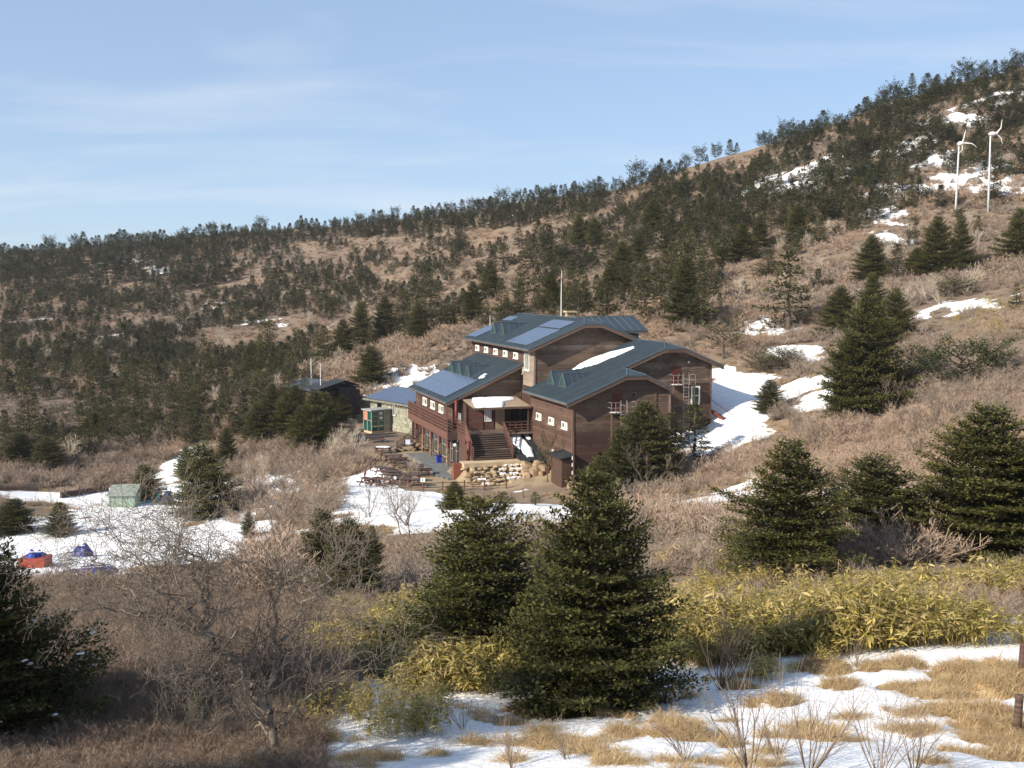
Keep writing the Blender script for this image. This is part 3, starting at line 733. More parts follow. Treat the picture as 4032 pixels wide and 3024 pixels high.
MB().box(-3.45, -2.35, PV - .08, PV - .046, -3.9, -1.3).build('door', M_BROWNPANEL, LODGE)
window('g', 18.2, -1.0, .3, -3.3, -1.4, M_FASCIA, M_PANEDARK, 0, .08, .05, 0, 'window', False)
# canopy over the porch
CN = MB().prism([(-6.85, 12.5, -1.0), (-.25, 12.5, -1.0), (-.25, 18.15, -.45), (-6.85, 18.15, -.45)], (0, 0, -.09)).build('canopy', M_BROWNPANEL, LODGE)
MB().box(-6.9, -.2, 12.42, 12.495, -1.22, -.98).build('fascia', M_FASCIA, CN)
for r in (-6.8, -4.6, -2.4, -.3): MB().bar((r, 12.55, -1.16), (r, 18.1, -.61), .09, .14).build('rafter', M_DARK, CN)
MB().box(-.62, -.48, 12.6, 12.74, -3.9, -1.15).build('post', M_DARK, LODGE)
MB().tube([(-7.72, 17.2, -3.93), (-7.72, 17.2, -.5)], .19, 10).build('column', M_REDCOL, LODGE, smooth=True)
# balcony
BAL = MB().box(-9.06, -7.87, 15.9, 36.8, -4.07, -3.92).build('balcony', M_STEP, LODGE)
MB().box(-9.14, -9.065, 15.82, 36.85, -4.92, -4.06).build('fascia', M_RAIL, BAL)
MB().box(-9.06, -7.95, 15.82, 15.895, -4.92, -4.06).build('fascia', M_DARK, BAL)
for z, h in ((-2.58, .13), (-2.97, .09), (-3.34, .09), (-3.72, .09)):
    MB().box(-9.16, -9.03, 15.80, 36.85, z - h / 2, z + h / 2).build('rail', M_RAIL, BAL)
    MB().box(-9.02, -7.95, 15.82, 15.92, z - h / 2, z + h / 2).build('rail', M_DARK if z < -2.7 else M_RAIL, BAL)
bm_ = MB().box(-.035, .035, -.05, .05, -4.06, -2.6).mesh('baluster', M_RAIL)
for i in range(54): link('baluster', bm_, BAL, (-9.10, 16.0 + i * .388, 0))
pm = MB().box(-.06, .06, -.06, .06, -4.06, -2.5).mesh('post', M_RAIL)
for q in ((-9.10, 15.86, 0), (-7.97, 15.86, 0)): link('post', pm, BAL, q)
for i in range(3): link('post', pm, BAL, (-9.085, 36.7 - i * 7, 0))
# columns with stone-clad lower halves
def stone_stack(rn, h, w):
    mb = MB(); z = 0
    while z < h:
        hh = rn.uniform(.14, .26)
        for sx in (-1, 1):
            for sy in (-1, 1):
                a = w * rn.uniform(.46, .56); b = w * rn.uniform(.46, .56); j = rn.uniform(-.03, .03)
                x0, x1 = sorted((sx * a, j)); y0, y1 = sorted((sy * b, j))
                mb.box(x0, x1, y0, y1, z + .008, min(z + hh, h) - .008 + rn.uniform(-.01, .01))
        z += hh
    return mb
rn = random.Random(3)
for i, d in enumerate((16.4, 20.5, 24.6, 28.8, 33.0)):
    Cc = MB().tube([(-8.95, d, -8.1), (-8.95, d, -4.9)], .17, 10).build('column', M_REDCOL, LODGE, smooth=True)
    s = stone_stack(rn, 2.2, .30); s.v = [(x - 8.95, y + d, z - 8.12) for x, y, z in s.v]; s.build('stone_base', M_STONE, Cc)
Cc = MB().tube([(-8.35, 9.6, -6.3), (-8.35, 9.6, -4.2)], .22, 10).build('column', M_REDCOL, LODGE, smooth=True)
s = stone_stack(rn, .62, .34); s.v = [(x - 8.35, y + 9.6, z - 6.3) for x, y, z in s.v]; s.build('stone_base', M_STONE, Cc)
# stairs
ST = MB().prism([(-7.7, 12.6, -4.09), (-7.7, 9.15, -6.52), (-7.7, 9.15, -6.7), (-7.7, 12.6, -6.7)], (4.2, 0, 0)).build('staircase', M_DARK, LODGE)
NS = 12
for i in range(NS):
    z = -6.3 + (i + 1) * (2.4 / NS) - .06; d = 9.1 + i * .29
    MB().box(-7.72, -3.48, d, d + .33, z - .05, z + .05).build('step', M_STEP, ST)
MB().box(-7.70, -3.5, 12.4, 12.46, -4.3, -4.08).build('step', M_STEP, ST)
zs = lambda d: -3.93 + (min(d, 12.6) - 12.6) * (2.4 / 3.45)
LR = MB().prism([(-7.93, 12.6, -2.72), (-7.93, 9.35, zs(9.35) + 1.12), (-7.93, 9.35, zs(9.35) - .35), (-7.93, 12.6, -4.32)], (.07, 0, 0)).build('stair_side_panel', M_RAIL, ST)
MB().bar((-7.90, 12.6, -2.62), (-7.90, 9.25, zs(9.25) + 1.20), .16, .10).build('handrail', M_RAIL, ST)
MB().box(-7.96, -7.85, 9.2, 9.34, -6.3, zs(9.3) + 1.25).build('post', M_RAIL, ST)
MB().box(-7.94, -7.87, 12.6, 15.82, -4.92, -3.95).build('fascia', M_RAIL, ST)
for z in (-2.62, -2.98, -3.34, -3.70): MB().box(-7.96, -7.85, 12.55, 15.80, z - .05, z + .05).build('rail', M_RAIL, ST)
sb = MB().box(-.03, .03, -.04, .04, -3.95, -2.6).mesh('baluster', M_RAIL)
for i in range(8): link('baluster', sb, ST, (-7.905, 12.75 + i * .42, 0))
# right rail of the stairs and porch rail
MB().bar((-3.42, 12.6, -2.80), (-3.42, 9.2, zs(9.2) + 1.15), .14, .12).build('handrail', M_RAIL, ST)
MB().bar((-3.42, 12.6, -3.25), (-3.42, 9.2, zs(9.2) + .62), .08, .10).build('rail', M_RAIL, ST)
MB().bar((-3.42, 12.6, -3.75), (-3.42, 9.2, zs(9.2) + .15), .08, .22).build('stringer', M_RAIL, ST)
for d in (9.25, 10.4, 11.5, 12.55): MB().box(-3.49, -3.35, d - .06, d + .06, zs(d) - .25, zs(d) + 1.2).build('post', M_RAIL, ST)
for z in (-2.78, -3.12, -3.44, -3.74): MB().box(-3.42, -.06, 13.05, 13.16, z - .055, z + .055).build('rail', M_RAIL, ST)
for r in (-2.6, -1.9, -1.2, -.5): MB().box(r - .05, r + .05, 13.07, 13.14, -3.93, -2.8).build('post', M_RAIL, ST)
for z in (-2.78, -3.4): MB().box(-3.47, -3.37, 12.6, 13.1, z - .055, z + .055).build('rail', M_RAIL, ST)
# dark lean-to roof beside the stairs
zL = lambda d: -4.25 + (d - 13.9) * .36
LT = roof_plane('lean_to_roof', zL, -3.05, -.06, lambda r: 7.9, lambda r: 14.0, pitch=.6, mat=M_BLACK, axis='r')
MB().box(-3.05, -.06, 8.3, 8.4, -9, zL(8.4) - .1).build('wall', M_DARK, LODGE)
slab_l('wall', [(8.4, -8.4), (13.8, -8.4), (13.8, -4.5), (8.4, zL(8.4) - .12)], -3.03, .1, M_DARK, LODGE)
# small lean-to shed at the corner
CS = MB().box(-1.45, -.06, -.75, 2.5, -9, -4.95).build('annex', M_LEFT, LODGE)
MB().prism([(-1.75, -1.05, -4.93), (-.05, -1.05, -4.62), (-.05, 2.75, -4.62), (-1.75, 2.75, -4.93)], (0, 0, .14)).build('roof', M_BLACK, CS)
MB().box(-1.0, -.35, -.80, -.755, -8.0, -5.4).build('door', M_DARK, CS)
# escape platforms and ladders on the two gables
def escape(c, r0, r1, z, lr, zb, tag_):
    E_ = MB().box(r0, r1, c - 1.15, c - .05, z - .12, z).build('escape_platform', M_STEP, LODGE)
    def rail(p, q): MB().tube([p, q], .03, 6).build('rail', M_GREYMETAL, E_)
    for zz in (z + .5, z + 1.05): rail((r0, c - 1.12, zz), (lr - .05, c - 1.12, zz)); rail((lr + .75, c - 1.12, zz), (r1, c - 1.12, zz)); rail((r0, c - 1.12, zz), (r0, c - .06, zz)); rail((r1, c - 1.12, zz), (r1, c - .06, zz))
    n = max(2, round((lr - r0) / .5))
    for i in range(n + 1): rail((r0 + (lr - .05 - r0) * i / n, c - 1.12, z), (r0 + (lr - .05 - r0) * i / n, c - 1.12, z + 1.05))
    for r in (lr + .75, r1): rail((r, c - 1.12, z), (r, c - 1.12, z + 1.05))
    for r in (r0 + .08, r1 - .08): MB().box(r - .07, r + .07, c - 1.1, c - .96, -8.5, z - .12).build('post', M_FASCIA, E_)
    for s in (0, .62): rail((lr + s, c - 1.25, zb), (lr + s, c - 1.25, z + 1.3))
    k = 0; zz = zb + .2
    while zz < z + .2: rail((lr, c - 1.25, zz), (lr + .62, c - 1.25, zz)); zz += .36
    for zz in np.arange(zb + 2.0, z + 1.4, .95):          # safety hoops
        pts = [(lr + .31 + .38 * math.cos(a), c - 1.25 - .62 * math.sin(a), zz) for a in np.linspace(0, math.pi, 9)]
        MB().tube(pts, .025, 5, cap=False).build('hoop', M_GREYMETAL, E_)
    MB().box(r0 + .1, lr - .1, c - 1.1, c - .5, z + .003, z + .06).build('snow_cap', M_SNOW, E_)
escape(0, 3.75, 6.45, -.40, 4.75, -4.4, 'a'); escape(3.65, 12.4, 15.0, 1.90, 13.55, -3.2, 'b')
MB().tube([(10.95, 3.5, 1.7), (10.95, 3.5, -.35), (13.3, 3.5, -.45)], .05, 6).build('drain_pipe', M_GREYMETAL, LODGE)
MB().ball((14.66, 3.5, 4.27), .13).build('wall_lamp', M_WHITE, LODGE)
MB().ball((.40, 17.6, 2.7), .55, 12, 6, sq=(.25, .8, 1)).build('satellite_dish', simple('dish_grey', (.36, .33, .28), .6), LODGE)
MB().tube([(.42, 17.0, 2.4), (-.2, 16.2, 2.3)], .04, 5).build('dish_arm', M_WHITE, LODGE)
# side stair by the right corner
SS = MB().prism([(17.7, 3.2, -1.2), (19.6, 1.6, -2.9), (19.6, 1.6, -3.2), (17.7, 3.2, -1.5)], (.1, .9, 0)).build('side_stair', simple('red_steel', (.16, .035, .025), .6), LODGE)
for i in range(6):
    f = i / 5.; MB().box(17.6 + 1.9 * f, 17.95 + 1.9 * f, 3.1 - 1.6 * f, 4.2 - 1.6 * f, -1.2 - 1.7 * f, -1.12 - 1.7 * f).build('step', M_REDDOOR, SS)
for k in (0.0, 1.0): MB().tube([(17.8, 4.1, -1.2 + .15 + k), (19.8, 2.5, -2.9 + .15 + k)], .035, 6).build('rail', M_REDDOOR, SS)
MB().tube([(19.8, 2.5, -3.2), (19.8, 2.5, -1.75)], .035, 6).build('post', M_REDDOOR, SS)
# chimney and mast
CH = MB().box(9.6, 10.6, 27.5, 28.3, 8.0, 9.05).build('chimney', M_STONE, LODGE)
MB().box(9.4, 10.8, 27.3, 28.5, 9.06, 9.24).build('cap', simple('sand_cap', (.52, .40, .24), .9), CH)
# satellite mast on the ridge
mm = B(8.4, 26.5, 0); MS = empty('antenna_mast', (mm[0], mm[1], BO[2] + 8.3), 0, 'tall thin white antenna mast rising from the lodge ridge', 'mast')
MB().tube([(0, 0, 0), (0, 0, 3.2), (.05, 0, 6.1)], [.07, .055, .03], 6).build('pole', M_WHITE, MS)
MB().tube([(0, 0, 4.8), (0, 0, 5.1)], .09, 6).build('collar', M_GREYMETAL, MS)
mm = B(3.3, 40.9, 0); MS = empty('antenna_mast', (mm[0], mm[1], BO[2] + 6.9), 0, 'short thin pole behind the far end of the upper roof', 'mast')
MB().tube([(0, 0, 0), (0, 0, 1.5)], [.05, .03], 6).build('pole', M_WHITE, MS)
# ---- solar arrays resting on the roofs
def solar(label, P, s0, s1, ns, d0, d1, nd, lift=.10, frame=(BO, YAW), axis='d'):
    S_ = empty('solar_array', tuple(frame[0]), frame[1], label, 'solar panels', 'solar arrays on the roofs')
    ws = (s1 - s0) / ns; wd = (d1 - d0) / nd
    ang = math.atan((P(s1) - P(s0)) / (s1 - s0)); ls = ws / math.cos(ang) - .025
    me = MB().box(0, ls, 0, wd - .025, -.02, .02).mesh('solar_module', M_SOLAR)
    fr = MB()
    for a in ((0, .03), (ls - .03, ls)): fr.box(a[0], a[1], 0, wd - .025, .0205, .035)
    for a in ((0, .03), (wd - .055, wd - .025)): fr.box(.031, ls - .031, a[0], a[1], .0205, .035)
    fm = fr.mesh('frame', M_SOLARFRAME)
    for i in range(ns):
        for j in range(nd):
            o = link('solar_module', me, S_, (s0 + i * ws, d0 + j * wd, P(s0 + i * ws) + lift)); o.rotation_euler = (0, -ang, 0)
            link('frame', fm, o)
    for i in range(ns):
        for f in (.25, .75):
            s = s0 + (i + f) * ws
            MB().box(s - .03, s + .03, d0 - .12, d1 + .12, P(s) + lift - .085, P(s) + lift - .03).build('mounting_rail', M_SOLARFRAME, S_)
solar('wide pale blue solar array on the left wing roof', lambda r: zE(r), -8.25, -4.35, 2, 20.1, 37.0, 14, .12)
solar('long solar array beside the near rake of the upper roof', lambda r: zC(r), 0.05, 4.1, 2, 15.0, 23.1, 6, .14)
solar('solar array at the top of the near rake below the ridge', lambda r: zC(r), 4.38, 6.3, 1, 15.9, 23.6, 6, .14)
solar('narrow solar array at the far eave of the upper roof', lambda r: zC(r), .0, 3.2, 2, 36.4, 40.9, 4, .14)
solar('small solar array near the far ridge of the upper roof', lambda r: zC(r), 5.0, 6.2, 1, 36.9, 41.0, 4, .14)
# ---- snow lying on roofs and canopy
def snow_slab(label, pts, P, th=.16, n=26, seed=1, group=None):
    """irregular patch of snow following surface P(r,d)"""
    pts = np.array(pts, float); rr = np.random.default_rng(seed)
    # resample outline with wobble
    out = []
    for a, b in zip(pts, np.roll(pts, -1, 0)):
        L = np.hypot(*(b - a)); k = max(2, int(L / .35))
        for i in range(k):
            q = a + (b - a) * i / k; out.append(q + rr.normal(0, .07, 2))
    out = np.array(out); c = out.mean(0); N = len(out); rings = [1, .94, .75, .45]
    V = []; hs = [0, .75, 1, 1.05]
    for f, h in zip(rings, hs):
        for q in out:
            s = c + (q - c) * f; V.append((s[0], s[1], P(s[0], s[1]) + .02 + th * h * (1 + rr.normal(0, .08))))
    V.append((c[0], c[1], P(*c) + .02 + th * 1.05))
    Fc = []
    for i in range(len(rings) - 1):
        for k in range(N): Fc.append((i * N + k, i * N + (k + 1) % N, (i + 1) * N + (k + 1) % N, (i + 1) * N + k))
    for k in range(N): Fc.append(((len(rings) - 1) * N + k, (len(rings) - 1) * N + (k + 1) % N, len(V) - 1))
    o = link('snow_patch', mesh_from('snow_patch', V, Fc, M_SNOW, smooth=True), None, tuple(BO), label, 'snow', group); o.rotation_euler = (0, 0, YAW); return o
snow_slab('long strip of snow lying on the teal roof below the upper gable', [(4.4, 12.2), (5.6, 13.1), (7.2, 13.3), (9.0, 12.2), (11.0, 9.6), (10.6, 8.9), (8.5, 9.3), (7.6, 9.5), (6.4, 9.7), (5.4, 10.8)], lambda r, d: zAB(r) + .03, .20)
snow_slab('thick sheet of snow covering the porch canopy', [(-6.7, 12.55), (-3.7, 12.5), (-3.2, 13.4), (-2.6, 15.2), (-.9, 16.2), (-.6, 17.6), (-3.0, 18.0), (-5.6, 18.0), (-6.3, 15.5)], lambda r, d: -1.0 + (d - 12.5) * .097, .17, seed=2)
snow_slab('slab of snow sliding down the dark lean-to roof', [(-2.9, 13.6), (-1.35, 13.7), (-1.1, 11.5), (-.95, 9.8), (-1.3, 8.5), (-2.0, 8.6), (-2.4, 10.4), (-2.9, 12.2)], lambda r, d: zL(d) + .07, .16, seed=3)
snow_slab('small clump of snow at the top of the lean-to roof', [(-.75, 13.3), (-.25, 13.2), (-.2, 12.3), (-.7, 12.2)], lambda r, d: zL(d) + .07, .12, seed=4)
snow_slab('small clump of snow beside the left wing dormers', [(-3.9, 21.2), (-3.1, 21.9), (-2.9, 21.0), (-3.6, 20.2)], lambda r, d: zE(r) + .03, .16, seed=5)
print('lodge', round(time.time() - T0, 1))
# ------------------------------------------------------------------ terrace, fences, outbuildings
def on_z(u, v, z):
    d = ray(u, v); return d * (z / d[2])
def bo(loc_b, z=0): q = B(loc_b[0], loc_b[1], z); return q
# grey deck in front of the shop
dk = link('terrace_deck', None, None, tuple(BO)); bpy.data.objects.remove(dk)
DK = empty('terrace_deck', tuple(BO), YAW); DK['kind'] = 'structure'
for i in range(11):
    r0 = -11.5 + i * .31; MB().box(r0, r0 + .295, 8.8 + max(0, (-10.9 - r0)) * 3.2, 27.2, -8.16, -7.98 - .004 * (i % 3)).build('plank', M_DECK, DK)
# concrete slab at the stair foot
MB().box(-9.4, -2.95, 7.6, 9.55, -6.75, -6.31).build('stair_landing', M_KERB, None, loc=tuple(BO), kind='structure').rotation_euler = (0, 0, YAW)
MB().box(-10.3, -9.41, 8.5, 9.3, -8.15, -6.42).build('brick_pier', simple('red_brick_paint', (.20, .07, .045), .8, .25, 5), None, loc=tuple(BO), label='red-brown pier at the end of the concrete stair landing', cat='pier').rotation_euler = (0, 0, YAW)
# retaining slope of rough stones below the landing
def rock_mesh(seed, n=2, flat=.75, mat=M_ROCK):
    rr = np.random.default_rng(seed); mb = MB().ball((0, 0, 0), 1, 9, 7); v = np.array(mb.v)
    nn = rr.normal(size=(7, 3)); nn /= np.linalg.norm(nn, axis=1)[:, None]
    for k in nn:                                       # cut facets
        dd = v @ k; lim = rr.uniform(.55, .85); v = v - np.clip(dd - lim, 0, None)[:, None] * k
    v = v * (1 + rr.normal(0, .03, (len(v), 1))); v[:, 2] *= flat
    return mesh_from('rock', v, mb.f, mat)
ROCKS = [rock_mesh(i) for i in range(7)]
WALLROCKS = [rock_mesh(20 + i, flat=.7, mat=M_STONE) for i in range(5)]
rr = np.random.default_rng(5)
RW = empty('stone_retaining_wall', tuple(B(-6, 5.5, -8.2)), YAW, 'stepped rows of rough tan stones with snow below the stairs', 'stone wall')
for row, (dd, zz) in enumerate(((7.35, -6.85), (6.7, -7.15), (6.0, -7.5), (5.3, -7.85), (4.7, -8.2))):
    r = -9.8 + rr.uniform(0, .5)
    while r < -2.6:
        s = rr.uniform(.22, .46)
        o = link('stone', WALLROCKS[rr.integers(5)], RW, (r + 6, dd - 5.5 + rr.normal(0, .12), zz + 8.2 + rr.normal(0, .05)))
        o.scale = (s * rr.uniform(1, 1.5), s * .9, s * .75); o.rotation_euler = (rr.normal(0, .2), rr.normal(0, .2), rr.uniform(0, 6)); r += s * 2.0
    for k in range(2):                                 # snow lying on the ledges
        a = -9.2 + rr.uniform(0, 5.2); L = rr.uniform(.6, 1.7); mb = MB()
        nseg = 10
        up = [(a + L * i / nseg + 6, dd + .33 - 5.5 + rr.normal(0, .05), zz + 8.2 + .26 + rr.normal(0, .02)) for i in range(nseg + 1)]
        dn = [(x, y - rr.uniform(.08, .45), z - rr.uniform(.04, .2)) for x, y, z in up]
        vs = up + dn; mb.add(vs, [(i, i + 1, nseg + 2 + i, nseg + 1 + i) for i in range(nseg)]); mb.v = [tuple(q) for q in mb.v]
        top = mb.v[:]; mb.add([(x, y, z - .12) for x, y, z in top], [(nseg + 1 + i, nseg + 2 + i, i + 1, i) for i in range(nseg)])
        mb.build('snow_ledge', M_SNOW, RW, smooth=True)
BOULD = [(-2.6, 7.1, .75), (-1.6, 6.6, .95), (-.9, 7.0, .6), (-2.2, 5.6, .8), (-1.0, 5.6, .9), (-.6, 6.2, .55), (-2.9, 6.2, .55), (-.4, 4.6, .5), (-1.7, 4.9, .45), (-3.2, 5.2, .5), (-.7, -1.6, .6), (-.2, -2.3, .5)]
ordw = ['leftmost', 'second from left', 'third from left', 'fourth from left', 'fifth from left', 'fifth from right', 'fourth from right', 'third from right', 'second from right', 'rightmost']
_o = sorted(range(10), key=lambda k: BOULD[k][0]); BL = [ordw[_o.index(k)] for k in range(10)]
for i, (r, d, s) in enumerate(BOULD):
    q = B(r, d, 0); z = ground_z(q[0], q[1])
    o = link('boulder', ROCKS[i % 7], None, (q[0], q[1], z + s * .25), BL[i] + ' tan boulder in the heap between the dark lean-to roof and the annex' if i < 10 else ['pale rounded boulder at the lodge corner beside the annex', 'squat boulder farthest forward at the lodge corner'][i - 10], 'boulder', 'boulders beside the stairs'); o.scale = (s, s * .85, s * 1.15); o.rotation_euler = (.3 * math.sin(i * 3), .3 * math.cos(i * 5), i * 1.7)
# lamp posts
def lamp_post(p, h, label, arms=0):
    L_ = empty('lamp_post', tuple(p), 0, label, 'lamp post')
    MB().tube([(0, 0, 0), (0, 0, h)], [.07, .055], 8).build('pole', M_RAIL, L_)
    MB().ball((0, 0, h + .17), .19, 12, 8).build('globe', M_WHITE, L_, smooth=True)
    MB().tube([(0, 0, h - .05), (0, 0, h + .03)], .10, 8).build('collar', M_RAIL, L_)
q = B(-10.0, 9.0, -6.4); lamp_post(q, 1.75, 'globe lamp on a brown post at the foot of the stairs')
q = B(-.3, -1.1, 0); z = ground_z(q[0], q[1])
UP = empty('utility_post', (q[0], q[1], z - .3), 0, 'dark wooden post standing at the corner of the near wing', 'post')
MB().tube([(0, 0, 0), (0, 0, BO[2] - 2.5 - z + .3)], .11, 8).build('pole', M_DARK, UP)
for zz in (3.0, 2.3, 1.5): MB().box(-.20, -.11, -.07, .07, zz, zz + .35).build('insulator_box', M_WHITE, UP)
# notices and bin on the terrace
q = B(-9.3, 19.2, -7.98); BN = empty('waste_bin', tuple(q), YAW, 'blue waste bin beside the second stone column', 'bin')
MB().prism([(-.25, -.25, 0), (.25, -.25, 0), (.25, .25, 0), (-.25, .25, 0)], (0, 0, .75)).build('body', simple('blue_plastic', (.01, .03, .30), .4), BN)
MB().box(-.28, .28, -.28, .28, .755, .86).build('lid', simple('dark_blue_plastic', (.008, .02, .2), .4), BN)
# picnic tables
M_TABLE = wood('dark_table_planks', (.065, .038, .034), (.115, .075, .066), (.22, .17, .15), .4)
M_TABLELEG = wood('red_brown_table_frame', (.16, .055, .035), (.22, .085, .055), (.3, .2, .15), .2)
def picnic_table(label):
    T_ = empty('picnic_table', (0, 0, 0), 0, label, 'picnic table', 'picnic tables on the terrace')
    for i in range(5): MB().box(-.95, .95, -.40 + i * .162, -.40 + i * .162 + .150, .70, .745).build('plank', M_TABLE, T_)
    for s in (-1, 1):
        Bn = MB().box(-.95, .95, s * .72 - .13, s * .72 + .13, .41, .45).build('bench', M_TABLE, T_)
    for x in (-.7, .7):
        mb = MB(); mb.bar((x, -.62, 0), (x, -.18, .70), .06, .10, (1, 0, 0)); mb.bar((x, .62, 0), (x, .18, .70), .06, .10, (1, 0, 0)); mb.bar((x, -.80, .37), (x, .80, .37), .055, .09)
        mb.build('leg_frame', M_TABLELEG, T_)
    return T_
PT = [(455, 408, 4, 'farthest of the long tables'), (510, 437, 4, ''), (545, 478, 5, ''), (675, 512, 14, ''), (745, 552, 18, ''), (370, 540, 40, ''), (435, 575, 34, ''), (455, 610, 32, ''), (540, 642, 22, ''), (670, 662, 12, ''), (330, 645, 58, ''), (200, 645, 62, ''), (640, 610, 20, '')]
PL = ['dark picnic table farthest back on the terrace', 'dark picnic table second from the back of the terrace', 'dark picnic table third from the back of the terrace',
      'picnic table near the middle of the grey deck', 'picnic table beside the near end of the grey deck', 'angled picnic table in the left row, farthest back', 'angled picnic table second in the left row',
      'angled picnic table third in the left row', 'picnic table by the front fence left of the small white sign', 'picnic table beside the small white sign', 'turned picnic table at the fence bend, inner one',
      'turned picnic table at the outermost fence bend', 'picnic table half hidden in the middle of the terrace']
proto = picnic_table(PL[0])
for i, (x, y, a, _) in enumerate(PT):
    o = proto if i == 0 else copy_tree(proto)
    q = on_z(1380 + x * .37071, 1640 + y * .37071, BO[2] - 8.1 + .74)
    zz = ground_z(q[0], q[1]); o.location = (q[0], q[1], zz + .01); o.rotation_euler = (0, 0, YAW + rad(-a)); o['label'] = PL[i]; o.scale = (1.2, 1.15, 1.05)
q = on_z(1380 + 275 * .37, 1640 + 215 * .37, BO[2] - 7.4); o = copy_tree(proto); o.location = (q[0], q[1], ground_z(q[0], q[1])); o['label'] = 'picnic table by the glazed booth of the stone hut'; o.rotation_euler = (0, 0, .2)
q = on_z(1380 + 350 * .37, 1640 + 325 * .37, BO[2] - 7.4); o = copy_tree(proto); o.location = (q[0], q[1], ground_z(q[0], q[1])); o['label'] = 'picnic table under a slab of snow behind the terrace'; o.rotation_euler = (0, 0, YAW)
link('snow_patch', MB().ball((0, 0, 0), 1, 16, 6, sq=(1.0, .46, .14)).mesh('snow_patch', M_SNOW, smooth=True), None, (q[0], q[1], ground_z(q[0], q[1]) + .76), 'rounded slab of snow on a picnic table behind the terrace', 'snow')
# fences
def fence(pts, label, h=1.05, rails=(.42, .85), rr_=.045, pr=.075, lean=0, mat=M_RAIL, breaks=()):
    F_ = empty('fence', tuple(pts[0]), 0, label, 'fence'); o0 = Vector(pts[0]); tops = []
    for i, p in enumerate(pts):
        p = Vector(p) - o0; rn_ = random.Random(i + 3); tx = rn_.uniform(-.03, .03) * (1 + 3 * lean); ty = rn_.uniform(-.03, .03)
        hh = h * rn_.uniform(.93, 1.08); MB().tube([p + Vector((0, 0, -.3)), p + Vector((tx, ty, hh))], [pr, pr * .92], 7).build('post', mat, F_)
    for i in range(len(pts) - 1):
        if i in breaks: continue
        a, b = Vector(pts[i]) - o0, Vector(pts[i + 1]) - o0
        for z in rails: MB().tube([a + Vector((0, 0, z)), b + Vector((0, 0, z))], rr_, 6).build('rail', mat, F_)
    return F_
def gp(x, y, s=.37071, o=(1380, 1640)):
    q = hit(o[0] + x * s, o[1] + y * s, y0=70); return (q[0], q[1], q[2])
fence([gp(*a) for a in ((165, 742), (275, 748), (350, 765), (440, 768), (615, 788), (770, 802), (980, 790), (1210, 785), (1425, 785), (1655, 765))], 'brown log fence with two rails along the front of the terrace', 1.05)
fence([gp(*a) for a in ((150, 690), (165, 620), (215, 575), (262, 530), (325, 470), (340, 420))], 'dark log fence climbing along the left edge of the terrace', 1.0)
fence([gp(*a) for a in ((1840, 862), (1722, 922), (1412, 945))], 'leaning thin stakes standing in the snow below the lodge lawn', 1.0, (), pr=.05, lean=2)
q = gp(770, 800); SG = empty('small_sign', (q[0], q[1] - .1, q[2]), 0, 'small white notice fixed on the front terrace fence', 'sign')
MB().box(-.22, .22, -.03, 0, 1.02, 1.42).build('board', M_WHITE, SG); MB().box(-.10, .0, -.034, -.031, 1.12, 1.34).build('print', M_BLACK, SG)
q = gp(475, 752); SG = empty('small_sign', (q[0], q[1] - .1, q[2]), 0, 'tiny white notice on the fence in front of the left tables', 'sign')
MB().box(-.13, .13, -.03, 0, .85, 1.15).build('board', M_WHITE, SG); MB().tube([(0, 0, -.2), (0, 0, .85)], .04, 6).build('post', M_RAIL, SG)
# stair with railing down from the far end of the terrace
SF = empty('ramp_stair', tuple(BO), YAW, 'dark stair with open railing beside the far stone column', 'stair')
for i in range(8): MB().box(-12.2 + i * .42, -11.75 + i * .42, 29.5, 31.2, -8.0 + i * .28 - .05, -8.0 + i * .28 + .05).build('step', M_DARK, SF)
for k in (.25, .55, .85, 1.1): MB().bar((-12.2, 29.45, -8.0 + k), (-9.1, 29.45, -5.9 + k), .05, .09).build('rail', M_DARK, SF)
for i in range(4): MB().box(-12.2 + i * 1.03, -12.1 + i * 1.03, 29.42, 29.52, -8.1 + i * .7, -6.85 + i * .7).build('post', M_DARK, SF)
q = B(-10.8, 29.3, -6.9); MB().box(-.30, .30, -.02, .02, -.3, .3).build('notice_board', simple('pale_blue_notice', (.55, .62, .75), .5), None, loc=tuple(q), label='pale blue notice fixed to the ramp stair railing', cat='notice')
for k in range(7):
    q = B(-9.9 + rr.uniform(-.5, .5), 30.2 + rr.uniform(-.7, .7), -8.0 + .28 * (k % 3)); s = rr.uniform(.3, .5)
    o = link('boulder', ROCKS[k % 7], None, tuple(q), 'pale stone piled beside the farthest stone column', 'boulder', 'stones by the far column'); o.scale = (s, s, s)
# ---- outbuildings
def yawf(o, th):
    c, s = math.cos(th), math.sin(th); return lambda w, l, z: Vector((o[0] + c * w - s * l, o[1] + s * w + c * l, z))
TH = rad(38.0); FZ = -20.75
HU = empty('stone_hut', (-14.4, 150, FZ), TH, 'low grey stone hut with a blue solar roof behind the balcony', 'hut')
WZ = 4.45
HB = MB()
for a in ((.7, .9, 0, 11.2), ): HB.box(a[0], a[1], a[2], a[3], -2, WZ - .1)
HB.box(.9, 8, 11.0, 11.2, -2, WZ + .1).box(.9, 8, 0, .2, -2, WZ + .1).box(7.8, 8, .2, 11.0, -2, WZ)
HW = HB.build('wall', M_WALLSTONE, HU)
rr = np.random.default_rng(11)
STN = [MB().box(-.5, .5, -.06, .02, -.5, .5).mesh('stone', m) for m in (M_WALLSTONE, simple('pale_grey_stone', (.36, .35, .28), .95, .25, 2.5, .5), simple('dark_grey_stone', (.20, .195, .155), .95, .25, 2.5, .5))]
